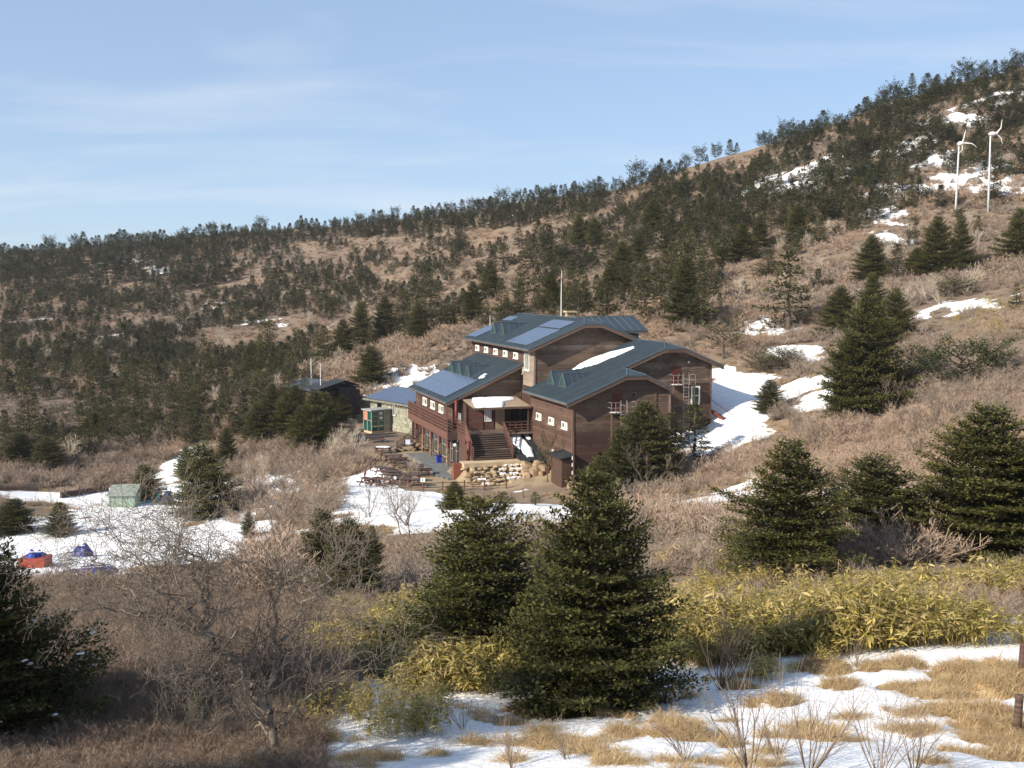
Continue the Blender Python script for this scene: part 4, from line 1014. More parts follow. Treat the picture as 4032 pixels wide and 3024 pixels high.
for row in range(10):                                     # ashlar stones of the visible wall
    l = 0; z = .0 + row * .43
    while l < 11.1:
        wd = min(rr.uniform(.5, .95), 11.2 - l)
        o = link('stone', STN[rr.choice(3, p=[.55, .3, .15])], HW, (.70, l + wd / 2, z + .21)); o.rotation_euler = (0, 0, -math.pi / 2); o.scale = (wd - .03, rr.uniform(.6, 1.3), .40); l += wd
zF = lambda w: 4.2 + .3 * w
RFH = MB().prism([(-.15, -.5, zF(0)), (-.15, 11.8, zF(0)), (4.7, 11.8, zF(4.7)), (4.7, -.5, zF(4.7))], (0, 0, -.14)).build('roof', M_GREYROOF, HU)
MB().prism([(4.71, -.5, zF(4.7)), (4.71, 11.8, zF(4.7)), (9, 11.8, zF(3.0)), (9, -.5, zF(3.0))], (0, 0, -.14)).build('roof', M_GREYROOF, HU)
for i in range(30): MB().box(-.30, -.16, -.4 + i * .41, -.15 + i * .41, zF(0) - .26, zF(0) - .02).build('eave_block', M_WALLSTONE, RFH)
MB().box(.55, .69, 4.2, 4.85, 2.2, 3.7).build('window', M_WHITE, HU); MB().box(.52, .545, 4.3, 4.75, 2.35, 3.55).build('pane', M_PANE, HU.children[-1])
MB().box(.6, .69, 8.0, 9.2, 1.6, 3.6).build('doorway', M_PANEDARK, HU)
solar('blue solar array covering the stone hut roof', lambda w: zF(w), .1, 4.5, 2, -.2, 11.5, 11, .07, ((-14.4, 150, FZ), TH))
BT = empty('glazed_booth', tuple(yawf((-14.4, 150), TH)(-1.6, 6.4, FZ)), TH, 'small booth with green glass panes in front of the stone hut', 'booth')
MB().box(-1.0, 2.1, -1.05, 1.15, -1.0, .12).build('base', M_KERB, BT)
MB().box(-1.25, 2.2, -1.35, 1.4, 2.98, 3.16).build('roof', simple('grey_sheet_roof', (.33, .33, .31), .7), BT)
for x in (-1.0, .0, 1.0, 2.0):
    MB().box(x - .07, x + .07, -1.13, -.99, .12, 2.98).build('post', simple('grey_frame', (.30, .29, .25), .6) if x < -.9 else bpy.data.materials['grey_frame'], BT)
for y in (0.05, 1.1): MB().box(-1.07, -.93, y - .07, y + .07, .12, 2.98).build('post', bpy.data.materials['grey_frame'], BT)
for z in (.85, 1.55, 2.25): MB().box(-.93, 1.93, -1.10, -1.03, z - .04, z + .04).build('transom', bpy.data.materials['grey_frame'], BT)
MB().box(-1.06, -.99, -.97, 1.03, 1.60, 1.68).build('transom', bpy.data.materials['grey_frame'], BT)
for i, x in enumerate((-.93, .07)):
    for j, z in enumerate((.13, .89, 1.59, 2.29)): MB().box(x, x + .86, -1.07, -1.05, z, z + .64).build('pane', M_TEAL if not (i and j > 1) else M_PANEDARK, BT)
MB().box(1.07, 1.93, -1.07, -1.05, .13, 2.93).build('pane', M_WALLSTONE, BT)
for i, y in enumerate((-.98, .12)):
    for j, z in enumerate((.13, 1.69)): MB().box(-1.03, -1.01, y, y + .90, z, z + 1.25).build('pane', M_TEAL if not (i == 1 and j == 1) else simple('salmon_panel', (.45, .20, .13), .7), BT)
for z in (2.42, 1.75): MB().box(.22, .78, -1.10, -1.073, z, z + .36).build('notice', M_WHITE, BT)
# dark hut among the firs on the left
TH2 = rad(36.0); o2 = (-28.05, 160.0); GZ2 = ground_z(o2[0], o2[1]) - .3; ez2 = -15.8
DH = empty('dark_hut', (o2[0], o2[1], GZ2), TH2, 'low hut with charcoal roof half hidden by firs left of the lodge', 'hut')
h0 = ez2 - GZ2
zG = lambda w: h0 + .28 * (w + .5)
MB().box(.1, 6.5, .3, 12.6, -3, h0 + .02).build('wall', M_LEFT, DH)
for i in range(16): MB().prism([(-.5, -.3 + i * .84, zG(-.5)), (-.5, .52 + i * .84, zG(-.5)), (3.6, .52 + i * .84, zG(3.6)), (3.6, -.3 + i * .84, zG(3.6))], (0, 0, -.12)).build('roof_panel', M_GREYROOF, DH)
MB().prism([(3.61, -.3, zG(3.6)), (3.61, 13.1, zG(3.6)), (7.2, 13.1, zG(.3)), (7.2, -.3, zG(.3))], (0, 0, -.12)).build('roof', M_GREYROOF, DH)
PV_ = empty('open_pavilion', tuple(yawf(o2, TH2)(1.6, .9, GZ2 + .35)), TH2, 'black open pavilion roof attached beside the charcoal hut', 'pavilion')
MB().prism([(-2.4, -1.8, h0 + .2), (-2.4, 1.8, h0 + .2), (2.0, 1.8, h0 + 1.3), (2.0, -1.8, h0 + 1.3)], (0, 0, -.2)).build('roof', M_BLACK, PV_)
MB().prism([(2.01, -1.8, h0 + 1.3), (2.01, 1.8, h0 + 1.3), (4.2, 1.8, h0 + .5), (4.2, -1.8, h0 + .5)], (0, 0, -.2)).build('roof', M_BLACK, PV_)
for x, y in ((-2.0, -1.5), (-2.0, 1.5), (3.5, -1.5), (3.5, 1.5)): MB().box(x - .12, x + .12, y - .12, y + .12, -2, h0 + .2).build('post', M_BLACK, PV_)
MB().box(.8, 3.7, -1.7, 1.6, -2, h0 + .3).build('wall', M_BLACK, PV_)
for i, (u, v0, v1) in enumerate(((1226, 1412, 1500), (1263, 1430, 1538))):
    y = 166 if i == 0 else 161.5; a = at(u, v1, y); b = at(u, v0, y)
    P_ = empty('antenna_mast', (a[0], a[1], a[2]), 0, ['thin white pole behind the charcoal hut roof', 'thin white pole in front of the charcoal hut roof'][i], 'mast')
    MB().tube([(0, 0, -4.5), (0, 0, b[2] - a[2])], [.07, .06], 6).build('pole', M_WHITE, P_); MB().tube([(0, 0, b[2] - a[2]), (0, 0, b[2] - a[2] + .15)], .04, 6).build('tip', M_GREYMETAL, P_)
# ---- helipad-like snow field on the left: shed, covers, timber
def field(px, py): 
    q = hit(px, py, y0=60); return q
q = field(480, 1998)
SH = empty('green_shed', tuple(q - np.array([0, 0, .1])), .12, 'pale green sheet-metal shed at the back of the snow field', 'shed')
MB().box(-1.35, 1.35, 0, 2.2, -.3, 1.35).build('wall', simple('pale_green_sheet', (.27, .35, .28), .6, .15, 2), SH)
MB().prism([(-1.5, -.25, 1.37), (1.5, -.25, 1.37), (1.5, 2.4, 2.1), (-1.5, 2.4, 2.1)], (0, 0, .07)).build('roof', simple('grey_green_roof', (.26, .29, .25), .6), SH)
for x in (-1.2, 0, 1.2): MB().box(x - .04, x + .04, -.03, -.002, -.2, 1.34).build('rib', simple('green_rib', (.26, .36, .28), .6) if x < -1 else bpy.data.materials['green_rib'], SH)
M_BLUE = simple('blue_tarpaulin', (.012, .045, .26), .4, .35, 2.5, .4); M_ORANGE = simple('orange_red_tarpaulin', (.30, .055, .03), .55, .3, 2, .3); M_NAVY = simple('navy_cover', (.012, .02, .08), .6, .3, 3, .4)
def tarp(px, py, w, d, h, label, mat, name='covered_stack', base=None, seed=0):
    q = field(px, py); r_ = np.random.default_rng(seed); T_ = empty(name, tuple(q), r_.uniform(-.3, .3), label, 'tarpaulin')
    n, m = 18, 14; X, Y = np.meshgrid(np.linspace(-1, 1, n), np.linspace(-1, 1, m)); e = np.maximum(np.abs(X), np.abs(Y)) ** 5
    Z = h * (1 - e) * (.35 + .95 * fbm(X * 1.6 + seed * 3.1, Y * 1.6, seed, 4, .6)) + .02
    V = np.stack([X * w / 2 * (1 - .12 * (1 - e)) + r_.normal(0, .02, X.shape), Y * d / 2, Z - .1], -1).reshape(-1, 3); ii = np.arange(n * m).reshape(m, n)
    Fq = np.stack([ii[:-1, :-1], ii[:-1, 1:], ii[1:, 1:], ii[1:, :-1]], -1).reshape(-1, 4)
    o = link('cover', mesh_from('cover', V, Fq, mat, smooth=True), T_)
    if base: MB().box(-w * .52, w * .52, -d * .52, d * .4, -.3, h * .55).build('crate', base, T_)
    MB().tube([(-w * .4, -d * .42, h * .9), (w * .4, -d * .38, h * .92)], .03, 5).build('rope', M_WHITE, T_)
    return T_
tarp(142, 2228, 1.8, 1.6, 1.3, 'bright blue cover over an orange-red crate in the snow field', M_BLUE, base=M_ORANGE, seed=1)
tarp(322, 2190, 1.4, 1.3, 1.1, 'small blue covered stack beside the snow field mound', M_BLUE, seed=2)
tarp(285, 2285, 2.6, 2.2, .75, 'crumpled blue tarpaulin heap behind the bare branches, left part', M_BLUE, seed=3)
tarp(375, 2262, 2.9, 2.0, .8, 'crumpled blue tarpaulin heap behind the bare branches, right part', M_BLUE, seed=4)
tarp(660, 1985, 1.1, 1.0, 1.7, 'dark navy covered stack beside the big fir', M_NAVY, seed=6)
q = field(575, 1985); PF = empty('pipe_frame', tuple(q), .3, 'turquoise pipe frame lying on the snow by the green shed', 'frame')
M_CYAN = simple('turquoise_pipe', (.02, .32, .42), .4)
for a, b in (((-1.2, -.5, .1), (1.2, .6, .25)), ((-1.2, -.5, .1), (-1.0, .7, .1)), ((-1.0, .7, .12), (1.3, 1.4, .3)), ((1.2, .6, .25), (1.3, 1.4, .3)), ((1.3, 1.4, .3), (1.3, 1.4, .8))): MB().tube([a, b], .06, 6).build('pipe', M_CYAN, PF)
a, b = field(240, 1962), field(425, 1932)
LW = empty('timber_edging', tuple(a), 0, 'long dark timber beam edging the back of the snow field', 'timber')
d_ = Vector(b) - Vector(a)
for z in (.18, .52): MB().bar(Vector((0, 0, z)), d_ + Vector((0, 0, z)), .3, .30).build('beam', M_DARK, LW)
for f in (.1, .4, .7, .95): MB().tube([d_ * f + Vector((0, -.2, -.3)), d_ * f + Vector((0, -.2, .95))], .07, 6).build('stake', M_DARK, LW)
# ---- wind turbines
M_TURB = simple('pale_grey_tower', (.50, .53, .55), .5, .06, 1)
def turbine(base, top, blades, label, hubdir):
    q = hit(*base, y0=120); y = q[1]; t_ = at(*top, y)
    T_ = empty('wind_turbine', tuple(q), 0, label, 'wind turbine'); tp = Vector(t_ - q)
    MB().tube([(0, 0, -1), tp * .33, tp * .66, tp], [.22, .19, .16, .13], 12).build('tower', M_TURB, T_, smooth=True)
    MB().ball(tuple(tp + Vector(hubdir) * .35 + Vector((0, 0, .2))), .48, 12, 8, sq=(1.5 if abs(hubdir[0]) > .5 else 1, 1.4, .85)).build('nacelle', M_WHITE, T_, smooth=True)
    hub = tp + Vector(hubdir) * 1.0 + Vector((0, 0, .25)); HB_ = MB().ball(tuple(hub), .28, 10, 6).build('hub', M_WHITE, T_, smooth=True)
    for pts in blades:
        P3 = [hub] + [Vector(at(*b, y) - q) + Vector(hubdir) * 1.0 for b in pts]; mb = MB(); vs = []; n = 9
        def bez(s):
            k = s * (len(P3) - 1); i = min(int(k), len(P3) - 2); return P3[i].lerp(P3[i + 1], k - i)
        for i in range(n):
            s = i / (n - 1); p = bez(s); dn = (bez(min(1, s + .05)) - bez(max(0, s - .05))).normalized(); sd = dn.cross(Vector((0, 1, 0)) if abs(dn.y) < .9 else Vector((1, 0, 0))).normalized(); wd = .24 * (1 - s) ** .8 + .04; nn = dn.cross(sd)
            vs += [p - sd * wd * .35, p + nn * .05, p + sd * wd * .65, p - nn * .05]
        fs = []
        for i in range(n - 1):
            for k in range(4): fs.append((i * 4 + k, i * 4 + (k + 1) % 4, i * 4 + 4 + (k + 1) % 4, i * 4 + 4 + k))
        fs.append((4 * n - 4, 4 * n - 3, 4 * n - 2, 4 * n - 1)); mb.add(vs, fs).build('blade', M_WHITE, T_, smooth=True)
turbine((3762, 850), (3776, 571), [[(3783, 545), (3789, 513)], [(3812, 567), (3825, 574), (3832, 584)], [(3776, 592), (3760, 608)]], 'white wind turbine with curved blades, standing left of its twin', (.35, -.6, 0))
turbine((3891, 832), (3900, 532), [[(3919, 505), (3923, 471)], [(3919, 545), (3924, 569)]], 'white wind turbine seen edge-on, standing beside its curved-blade twin', (.95, -.2, 0))
# ---- near fence posts at the right edge
M_NEARPOST = wood('weathered_near_post', (.075, .045, .035), (.13, .08, .062), (.30, .22, .17), .5)
for i, (u, v0, v1, w_) in enumerate(((4003, 2900, 2725, 34), (4022, 2680, 2525, 32))):
    q = hit(u, v0); hpx = (v0 - v1) * q[1] / F_PX; R_ = w_ * q[1] / F_PX / 2
    P_ = empty('fence_post', tuple(q), 0, ['weathered dark fence post in dry grass, nearer of two', 'weathered dark fence post in dry grass, farther of two'][i], 'post')
    rn_ = random.Random(i); pts = [(0, 0, -.3), (.006, 0, hpx * .5), (.015, .0, hpx * .97), (.015, 0, hpx)]
    MB().tube(pts, [R_, R_ * .97, R_ * .96, R_ * .8], 12).build('post', M_NEARPOST, P_)
    MB().tube([(R_ * .9, -.02, hpx * .55), (R_ + .1, -.03, hpx * .5), (R_ + .5, 0, hpx * .55)], .012, 5).build('wire', M_GREYMETAL, P_)
print('props', round(time.time() - T0, 1))
# ------------------------------------------------------------------ vegetation
def hz(x, y):
    """ground height from the built mesh (bilinear)"""
    x = np.asarray(x, float); y = np.asarray(y, float)
    i = np.clip(np.searchsorted(XS, x) - 1, 0, nx - 2); j = np.clip(np.searchsorted(YS, y) - 1, 0, ny - 2)
    fx = (x - XS[i]) / (XS[i + 1] - XS[i]); fy = (y - YS[j]) / (YS[j + 1] - YS[j])
    return (GZ[j, i] * (1 - fx) + GZ[j, i + 1] * fx) * (1 - fy) + (GZ[j + 1, i] * (1 - fx) + GZ[j + 1, i + 1] * fx) * fy
def hits_s(xs, ys, y0=8., y1=700., n=420):
    """vectorised: where rays through places of the photo meet the ground; NaN if they miss"""
    u = np.asarray(xs, float) * K; v = np.asarray(ys, float) * K
    a = (u - CX) / F_PX; b = (CY - v) / F_PX
    dy = math.cos(PITCH) + b * math.sin(PITCH); dx = a / dy; dz = (-math.sin(PITCH) + b * math.cos(PITCH)) / dy
    ts = np.geomspace(y0, y1, n); out = np.full((len(u), 3), np.nan); done = np.zeros(len(u), bool); prev = np.full(len(u), y0)
    for tt in ts:
        below = (~done) & (dz * tt < hz(dx * tt, tt))
        if below.any():
            lo, hi = prev[below], np.full(below.sum(), tt); ddx, ddz = dx[below], dz[below]
            for _ in range(8):
                m = (lo + hi) / 2; bb = ddz * m < hz(ddx * m, m); hi = np.where(bb, m, hi); lo = np.where(bb, lo, m)
            out[below] = np.stack([ddx * hi, hi, hz(ddx * hi, hi)], -1); done |= below
        prev[~done] = tt
    return out
def unit(v): return v / np.maximum(np.linalg.norm(v, axis=-1, keepdims=True), 1e-9)
# ---- materials
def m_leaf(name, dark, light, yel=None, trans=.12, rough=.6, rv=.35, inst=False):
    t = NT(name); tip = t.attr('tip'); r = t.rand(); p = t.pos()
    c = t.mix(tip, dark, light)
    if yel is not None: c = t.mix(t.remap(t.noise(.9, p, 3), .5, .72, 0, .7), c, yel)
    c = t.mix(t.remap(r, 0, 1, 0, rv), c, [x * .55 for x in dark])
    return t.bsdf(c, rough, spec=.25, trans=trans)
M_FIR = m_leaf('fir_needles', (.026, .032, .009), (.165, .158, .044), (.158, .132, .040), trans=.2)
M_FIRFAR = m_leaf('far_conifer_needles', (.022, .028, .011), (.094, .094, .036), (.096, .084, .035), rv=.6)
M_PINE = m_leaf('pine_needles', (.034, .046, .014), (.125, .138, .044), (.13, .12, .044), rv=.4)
M_BARK = simple('grey_brown_bark', (.105, .080, .062), .95, .35, 6, .5)
def m_twig(name, c1, c2, c3=None, rv=1.0):
    t = NT(name); r = t.rand(); tip = t.attr('tip'); p = t.pos()
    c = t.mix(t.remap(r, 0, 1, 0, rv), c1, c2)
    if c3 is not None: c = t.mix(t.remap(t.noise(.035, p, 3, .5), .45, .62), c, c3)
    c = t.mix(t.math('MULTIPLY', tip, .55), c, [min(1, x * 1.55) for x in c2])
    return t.bsdf(c, .85, spec=.15)
M_TWIG = m_twig('brush_twigs', (.222, .162, .120), (.33, .250, .188), (.33, .225, .152))
M_TWIGGREY = m_twig('grey_brush_twigs', (.165, .130, .104), (.265, .215, .172), (.225, .165, .122))
M_TWIGNEAR = m_twig('near_twigs', (.120, .088, .066), (.225, .168, .125))  # browns darkened, the lower-left shade is partly put into the colour
M_BARE = m_twig('pale_bark', (.40, .34, .27), (.52, .45, .36))
M_BAREDARK = m_twig('grey_bark', (.10, .080, .063), (.22, .180, .142))
t = NT('bamboo_leaves'); v = t.attr('tip'); r = t.rand()
c = t.mix(v, (.165, .135, .022), (.66, .52, .16)); c = t.mix(t.remap(r, .5, 1, 0, .8), c, (.47, .35, .17)); c = t.mix(t.remap(r, 0, .30, .6, 0), c, (.12, .115, .028))
M_SASA = t.bsdf(c, .5, spec=.35, trans=.25)
t = NT('dry_grass_blades'); v = t.attr('tip'); r = t.rand()
c = t.mix(v, (.42, .29, .14), (.68, .53, .31)); c = t.mix(t.remap(r, 0, 1, 0, .45), c, (.45, .29, .15))
M_GRASS = t.bsdf(c, .7, spec=.2, trans=.25)
# ---- generators
def conifer(seed, H, R, whorls, bpw, tw_sp, tuft_sp, a, b, prof='fir', z0=.06, gap=.0, upsweep=.25, droop=.0, irregular=.15, inner=.12, maxtw=.55, pw=.82, jit=.35):
    g = np.random.default_rng(seed)
    n = whorls * bpw
    t_ = z0 + (1 - z0) * np.repeat((np.arange(whorls) + .35) / whorls, bpw) ** .92
    t_ = np.clip(t_ + g.normal(0, jit / whorls, n), z0 * .7, .985)
    az = np.tile(np.arange(bpw) * 2 * np.pi / bpw, whorls) + np.repeat(g.uniform(0, 6.28, whorls), bpw) + g.normal(0, .3, n)
    if prof == 'fir': pr = (1 - t_) ** pw * (1 - .35 * np.exp(-((t_ - z0) / .06) ** 2))
    elif prof == 'pine': pr = np.sqrt(np.clip(1 - ((t_ - .52) / .52) ** 2, 0, 1)) * .92 + .06
    else: pr = np.clip((1 - t_) * 1.5, 0, .8) ** .75
    lob = 1 + irregular * np.sin(az * 2 + seed) * np.sin(t_ * 9 + seed * 1.7)
    L = R * pr * lob * g.uniform(.72, 1.12, n) + .05 * R
    keep = g.random(n) > gap; t_, az, L = t_[keep], az[keep], L[keep]; n = len(L)
    el = (-.15 - droop) + .95 * t_ ** 1.6 + g.normal(0, .08, n)
    if prof == 'pine': el = .05 + .7 * t_ + g.normal(0, .15, n)
    zb = t_ * H; hd = np.stack([np.cos(az), np.sin(az), np.zeros(n)], -1)
    def bpos(i, s): return np.stack([np.zeros(len(i)), np.zeros(len(i)), zb[i]], -1) + hd[i] * (L[i] * s)[:, None] + np.array([0, 0, 1.]) * ((np.tan(el[i]) * s + upsweep * s * s) * L[i])[:, None]
    # twigs
    k = np.maximum(3, (L / tw_sp).astype(int)); bi = np.repeat(np.arange(n), k)
    s = inner + (1 - inner) * (np.concatenate([np.arange(q) for q in k]) + g.random(len(bi))) / np.repeat(k, k)
    s = np.minimum(s, 1.0)
    bi = np.r_[bi, bi, np.arange(n)]; sd = np.r_[np.ones(len(s)), -np.ones(len(s)), np.zeros(n)]; s = np.r_[s, np.clip(s + g.normal(0, .02, len(s)), inner, 1), np.full(n, .72)]
    tl = np.where(sd == 0, .30 * L[bi], np.minimum((.52 * L[bi] * (1 - s) + .10 * R) * g.uniform(.6, 1.15, len(s)), maxtw * R))
    tp = bpos(bi, s); ang = az[bi] + sd * g.normal(.95, .16, len(s))
    te = el[bi] * .6 + upsweep * s + g.normal(.02, .12, len(s)) - droop * .3
    td = np.stack([np.cos(ang) * np.cos(te), np.sin(ang) * np.cos(te), np.sin(te)], -1)
    # tufts
    m = np.maximum(2, (tl / tuft_sp).astype(int)); ti = np.repeat(np.arange(len(tl)), m)
    f = (np.concatenate([np.arange(q) for q in m]) + g.random(len(ti))) / np.repeat(m, m)
    q = tp[ti] + td[ti] * (tl[ti] * f)[:, None] + g.normal(0, .25 * a, (len(ti), 3))
    d = unit(td[ti] * .9 + g.normal(0, .55, (len(ti), 3)) + np.array([0, 0, .30]))
    wv = unit(np.cross(d, np.array([0, 0, 1.]) + g.normal(0, .55, (len(ti), 3))))
    aa = (a * g.uniform(.65, 1.3, len(ti)))[:, None]; bb = (b * g.uniform(.7, 1.3, len(ti)))[:, None]
    V = np.stack([q, q + d * aa * .45 + wv * bb, q + d * aa, q + d * aa * .45 - wv * bb], 1)
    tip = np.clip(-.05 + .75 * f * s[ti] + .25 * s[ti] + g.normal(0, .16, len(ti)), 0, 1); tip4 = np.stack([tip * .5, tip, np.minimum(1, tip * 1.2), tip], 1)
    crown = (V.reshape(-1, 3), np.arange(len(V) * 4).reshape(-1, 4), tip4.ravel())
    # trunk and bare branch wood
    mb = MB(); r0 = .022 * H + .012; pts = [(0.01 * H * math.sin(i * 1.3 + seed), .01 * H * math.cos(i * 1.7 + seed), H * i / 7.) for i in range(8)]; pts[0] = (0, 0, -.25)
    mb.tube(pts, [r0 * 1.25] + [r0 * (1 - .93 * i / 7.) for i in range(1, 8)], 8)
    for i in range(0, n, 1 if n < 260 else 2):
        p0, p1 = bpos(np.array([i]), np.array([0.0]))[0], bpos(np.array([i]), np.array([.85]))[0]
        mb.tube([p0, p0 + (p1 - p0) * .5 - np.array([0, 0, .04 * L[i]]), p1], [.018 * L[i] + .006, .012 * L[i] + .004, .004], 3, cap=False)
    return crown, mb
def tree_proto(name, cargs, mat, bark=M_BARK):
    cr, mb = conifer(**cargs)
    cm = mesh_from('crown', cr[0], cr[1], mat, attrs={'tip': ('FLOAT', cr[2])}); tm = mb.mesh('trunk', bark)
    hr = np.hypot(cr[0][:, 0], cr[0][:, 1]); zz = cr[0][:, 2]
    return dict(crown=cm, trunk=tm, H=float(np.percentile(zz, 99.9)), R=float(np.percentile(hr, 93)), name=name)
HERO = [tree_proto('fir_tree', dict(seed=1, H=5.2, R=2.3, whorls=14, bpw=12, tw_sp=.064, tuft_sp=.045, a=.092, b=.023, inner=.05, z0=.02, upsweep=.24, pw=.92, jit=.13, maxtw=.42, irregular=.22), M_FIR),
        tree_proto('fir_tree', dict(seed=2, H=5.0, R=2.5, whorls=14, bpw=10, tw_sp=.072, tuft_sp=.050, a=.098, b=.024, inner=.05, z0=.03, upsweep=.22, irregular=.35, pw=.95, jit=.16, maxtw=.42, gap=.06), M_FIR),
        tree_proto('fir_tree', dict(seed=5, H=5.4, R=2.5, whorls=15, bpw=11, tw_sp=.085, tuft_sp=.060, a=.115, b=.029, inner=.05, z0=.02, upsweep=.2, irregular=.3, gap=.06, pw=.85, jit=.18, maxtw=.42), M_FIR)]
print('hero', [len(h['crown'].polygons) for h in HERO], round(time.time() - T0, 1))
MID = [tree_proto('fir_tree', dict(seed=11, H=6, R=2.1, whorls=13, bpw=8, jit=.2, pw=.95, tw_sp=.17, tuft_sp=.13, a=.21, b=.047, gap=.06, irregular=.2), M_FIR),
       tree_proto('fir_tree', dict(seed=12, H=6, R=2.0, whorls=12, bpw=7, jit=.2, pw=.95, tw_sp=.17, tuft_sp=.13, a=.21, b=.047, gap=.16, upsweep=.15, irregular=.25, z0=.12), M_FIR),
       tree_proto('fir_tree', dict(seed=13, H=6, R=2.5, whorls=11, bpw=8, jit=.2, pw=.85, tw_sp=.18, tuft_sp=.14, a=.22, b=.05, gap=.10, upsweep=.3, irregular=.3), M_FIR)]
SPARSE = tree_proto('fir_tree', dict(seed=14, H=6, R=1.7, whorls=13, bpw=5, tw_sp=.20, tuft_sp=.16, a=.26, b=.058, gap=.22, upsweep=.12, droop=.12, z0=.16, irregular=.3), M_FIR)
PINE = [tree_proto('pine_tree', dict(seed=15, H=4, R=2.2, whorls=8, bpw=6, tw_sp=.24, tuft_sp=.17, a=.26, b=.05, prof='pine', z0=.12, gap=.15, irregular=.4, inner=.3), M_PINE),
        tree_proto('pine_tree', dict(seed=16, H=5, R=1.9, whorls=8, bpw=5, tw_sp=.24, tuft_sp=.17, a=.26, b=.05, prof='pine', z0=.28, gap=.22, irregular=.5, inner=.35), M_PINE)]
FAR = [tree_proto('conifer_tree', dict(seed=21 + i, H=5.4, R=2.15 + .3 * i, whorls=9, bpw=9, jit=.2, tw_sp=.32, tuft_sp=.24, a=.36, b=.088, gap=.14, irregular=.4, z0=.04 + .02 * i, pw=.88), M_FIRFAR) for i in range(3)]
FAR += [tree_proto('conifer_tree', dict(seed=31 + i, H=4.8, R=2.2 + .25 * i, whorls=9, bpw=8, tw_sp=.36, tuft_sp=.28, a=.38, b=.09, prof='pine', gap=.08, irregular=.4, z0=.12, inner=.2), M_FIRFAR) for i in range(3)]
print('protos', round(time.time() - T0, 1))
OCC = []
def plant(proto, p, h, label, rz=None, cat='tree', group=None, wide=1.0, name=None, lean=0.0):
    s = h / proto['H']; p = np.asarray(p, float)
    e = empty(name or proto['name'], (p[0], p[1], p[2] - .02), rng.uniform(0, 6.28) if rz is None else rz, label, cat, group); e.scale = (s * wide, s * wide, s)
    if lean: e.rotation_euler[0] = lean
    link('trunk', proto['trunk'], e); link('crown', proto['crown'], e)
    OCC.append((p[0], p[1], proto['R'] * s * wide)); return e
def snow_on(e, proto, n, size, z0, z1, seed=0):
    """small clumps of snow resting on the outer boughs"""
    g = np.random.default_rng(seed); me = proto['crown']; co = np.empty(len(me.vertices) * 3, np.float32); me.vertices.foreach_get('co', co); co = co.reshape(-1, 3)
    H_ = proto['H']; hr = np.hypot(co[:, 0], co[:, 1]); lim = proto['R'] * np.clip(1 - co[:, 2] / H_, .05, 1); ok = np.where((co[:, 2] > z0 * H_) & (co[:, 2] < z1 * H_) & (hr > .55 * lim))[0]
    mb = MB(); s_ = size / e.scale[2]
    for c in co[g.choice(ok, n)]:
        for _ in range(3):
            r_ = s_ * g.uniform(.5, 1.2); mb.ball(tuple(c + g.normal(0, s_ * .8, 3) * np.array([1, 1, .3]) + np.array([0, 0, .05])), r_, 7, 5, sq=(1.3, 1.1, .45))
    o = mb.build('snow_clumps', M_SNOW, e, smooth=True); o['kind'] = 'stuff'
def plant_s(proto, x, ytop, ybase, label, w=None, dep=None, **k):
    """x, top and base rows on the 2212 px view; w = crown width there"""
    if dep: q = at_s(x, ybase, dep); q = np.array([q[0], q[1], hz(q[0], q[1])])
    else:
        q = hits_s([x], [ybase], y0=9)[0]
    if not np.isfinite(q[0]): return None
    top = at_s(x, ytop, q[1])[2]; h = max(.6, top - q[2])
    wide = 1.0
    if w: wide = (w / K * K * q[1] / (F_PX / K)) / (2 * proto['R'] * h / proto['H'])
    return plant(proto, q, h, label, wide=min(2.4, max(.5, wide)), **k)
# named trees, near to far
plant_s(HERO[0], 1280, 1022, 1522, 'large dense fir rising from the snow in the middle foreground', 385, rz=.4)
plant_s(HERO[1], 1048, 1072, 1435, 'broad fir with layered branches behind the large middle fir', 420, rz=2.0)
FE = plant_s(HERO[2], -20, 1150, 1640, 'fir cut off by the left edge, snow flecks on its branches', 400, dep=13.5, rz=1.0); snow_on(FE, HERO[2], 46, .022, .04, .55, 1)
plant_s(HERO[1], 1700, 950, 1245, 'tall fir with sweeping lower branches, first of the right-hand three', 330, rz=3.3)
plant_s(HERO[2], 1890, 985, 1205, 'dense rounded fir between two taller ones at the right', 310, rz=.7)
plant_s(HERO[0], 2125, 878, 1205, 'tallest dark fir at the right edge above the bamboo grass', 360, rz=5.0)
plant_s(HERO[2], 2230, 960, 1195, 'fir cut off by the right edge behind the tallest dark fir', 240, rz=4.0)
plant_s(HERO[0], 755, 1120, 1310, 'dark fir behind the pale bare branches, left of the bamboo grass', 150, rz=.4)
plant_s(HERO[2], 700, 1100, 1290, 'shaded fir just left of another behind the bare branches', 130, rz=2.4)
plant_s(HERO[1], 805, 1135, 1245, 'small fir in the brush below the terrace snow bank', 60)
plant_s(HERO[0], 982, 1040, 1120, 'young fir with pointed top before the terrace fence', 62, dep=86)
plant_s(HERO[2], 1030, 1070, 1135, 'bushy young fir right of the pointed young fir', 75, dep=84)
plant_s(SPARSE, 1088, 1062, 1150, 'open young fir in the snow above the broad fir', 80, dep=80)
plant_s(SPARSE, 1156, 1062, 1120, 'thin sapling fir standing in the snow bank', 46, dep=88)
plant_s(HERO[0], 1392, 868, 1000, 'dense fir against the brown gable under the escape ladder', 165, dep=103)
plant_s(HERO[2], 1345, 925, 1010, 'low fir spreading left of the gable fir', 115, dep=101)
plant_s(HERO[2], 1300, 985, 1050, 'low spreading fir at the foot of the near gable', 100, dep=97)
FE = plant_s(SPARSE, 1500, 868, 985, 'thin fir with snowy lower branches before the rear gable', 80, dep=108); snow_on(FE, SPARSE, 60, .13, .05, .5, 2)
plant_s(MID[0], 1450, 890, 990, 'fir between the gable fir and the thin snowy fir', 70, dep=106)
plant_s(HERO[0], 1662, 820, 908, 'small neat fir standing alone on the snow right of the lodge', 72, dep=116)
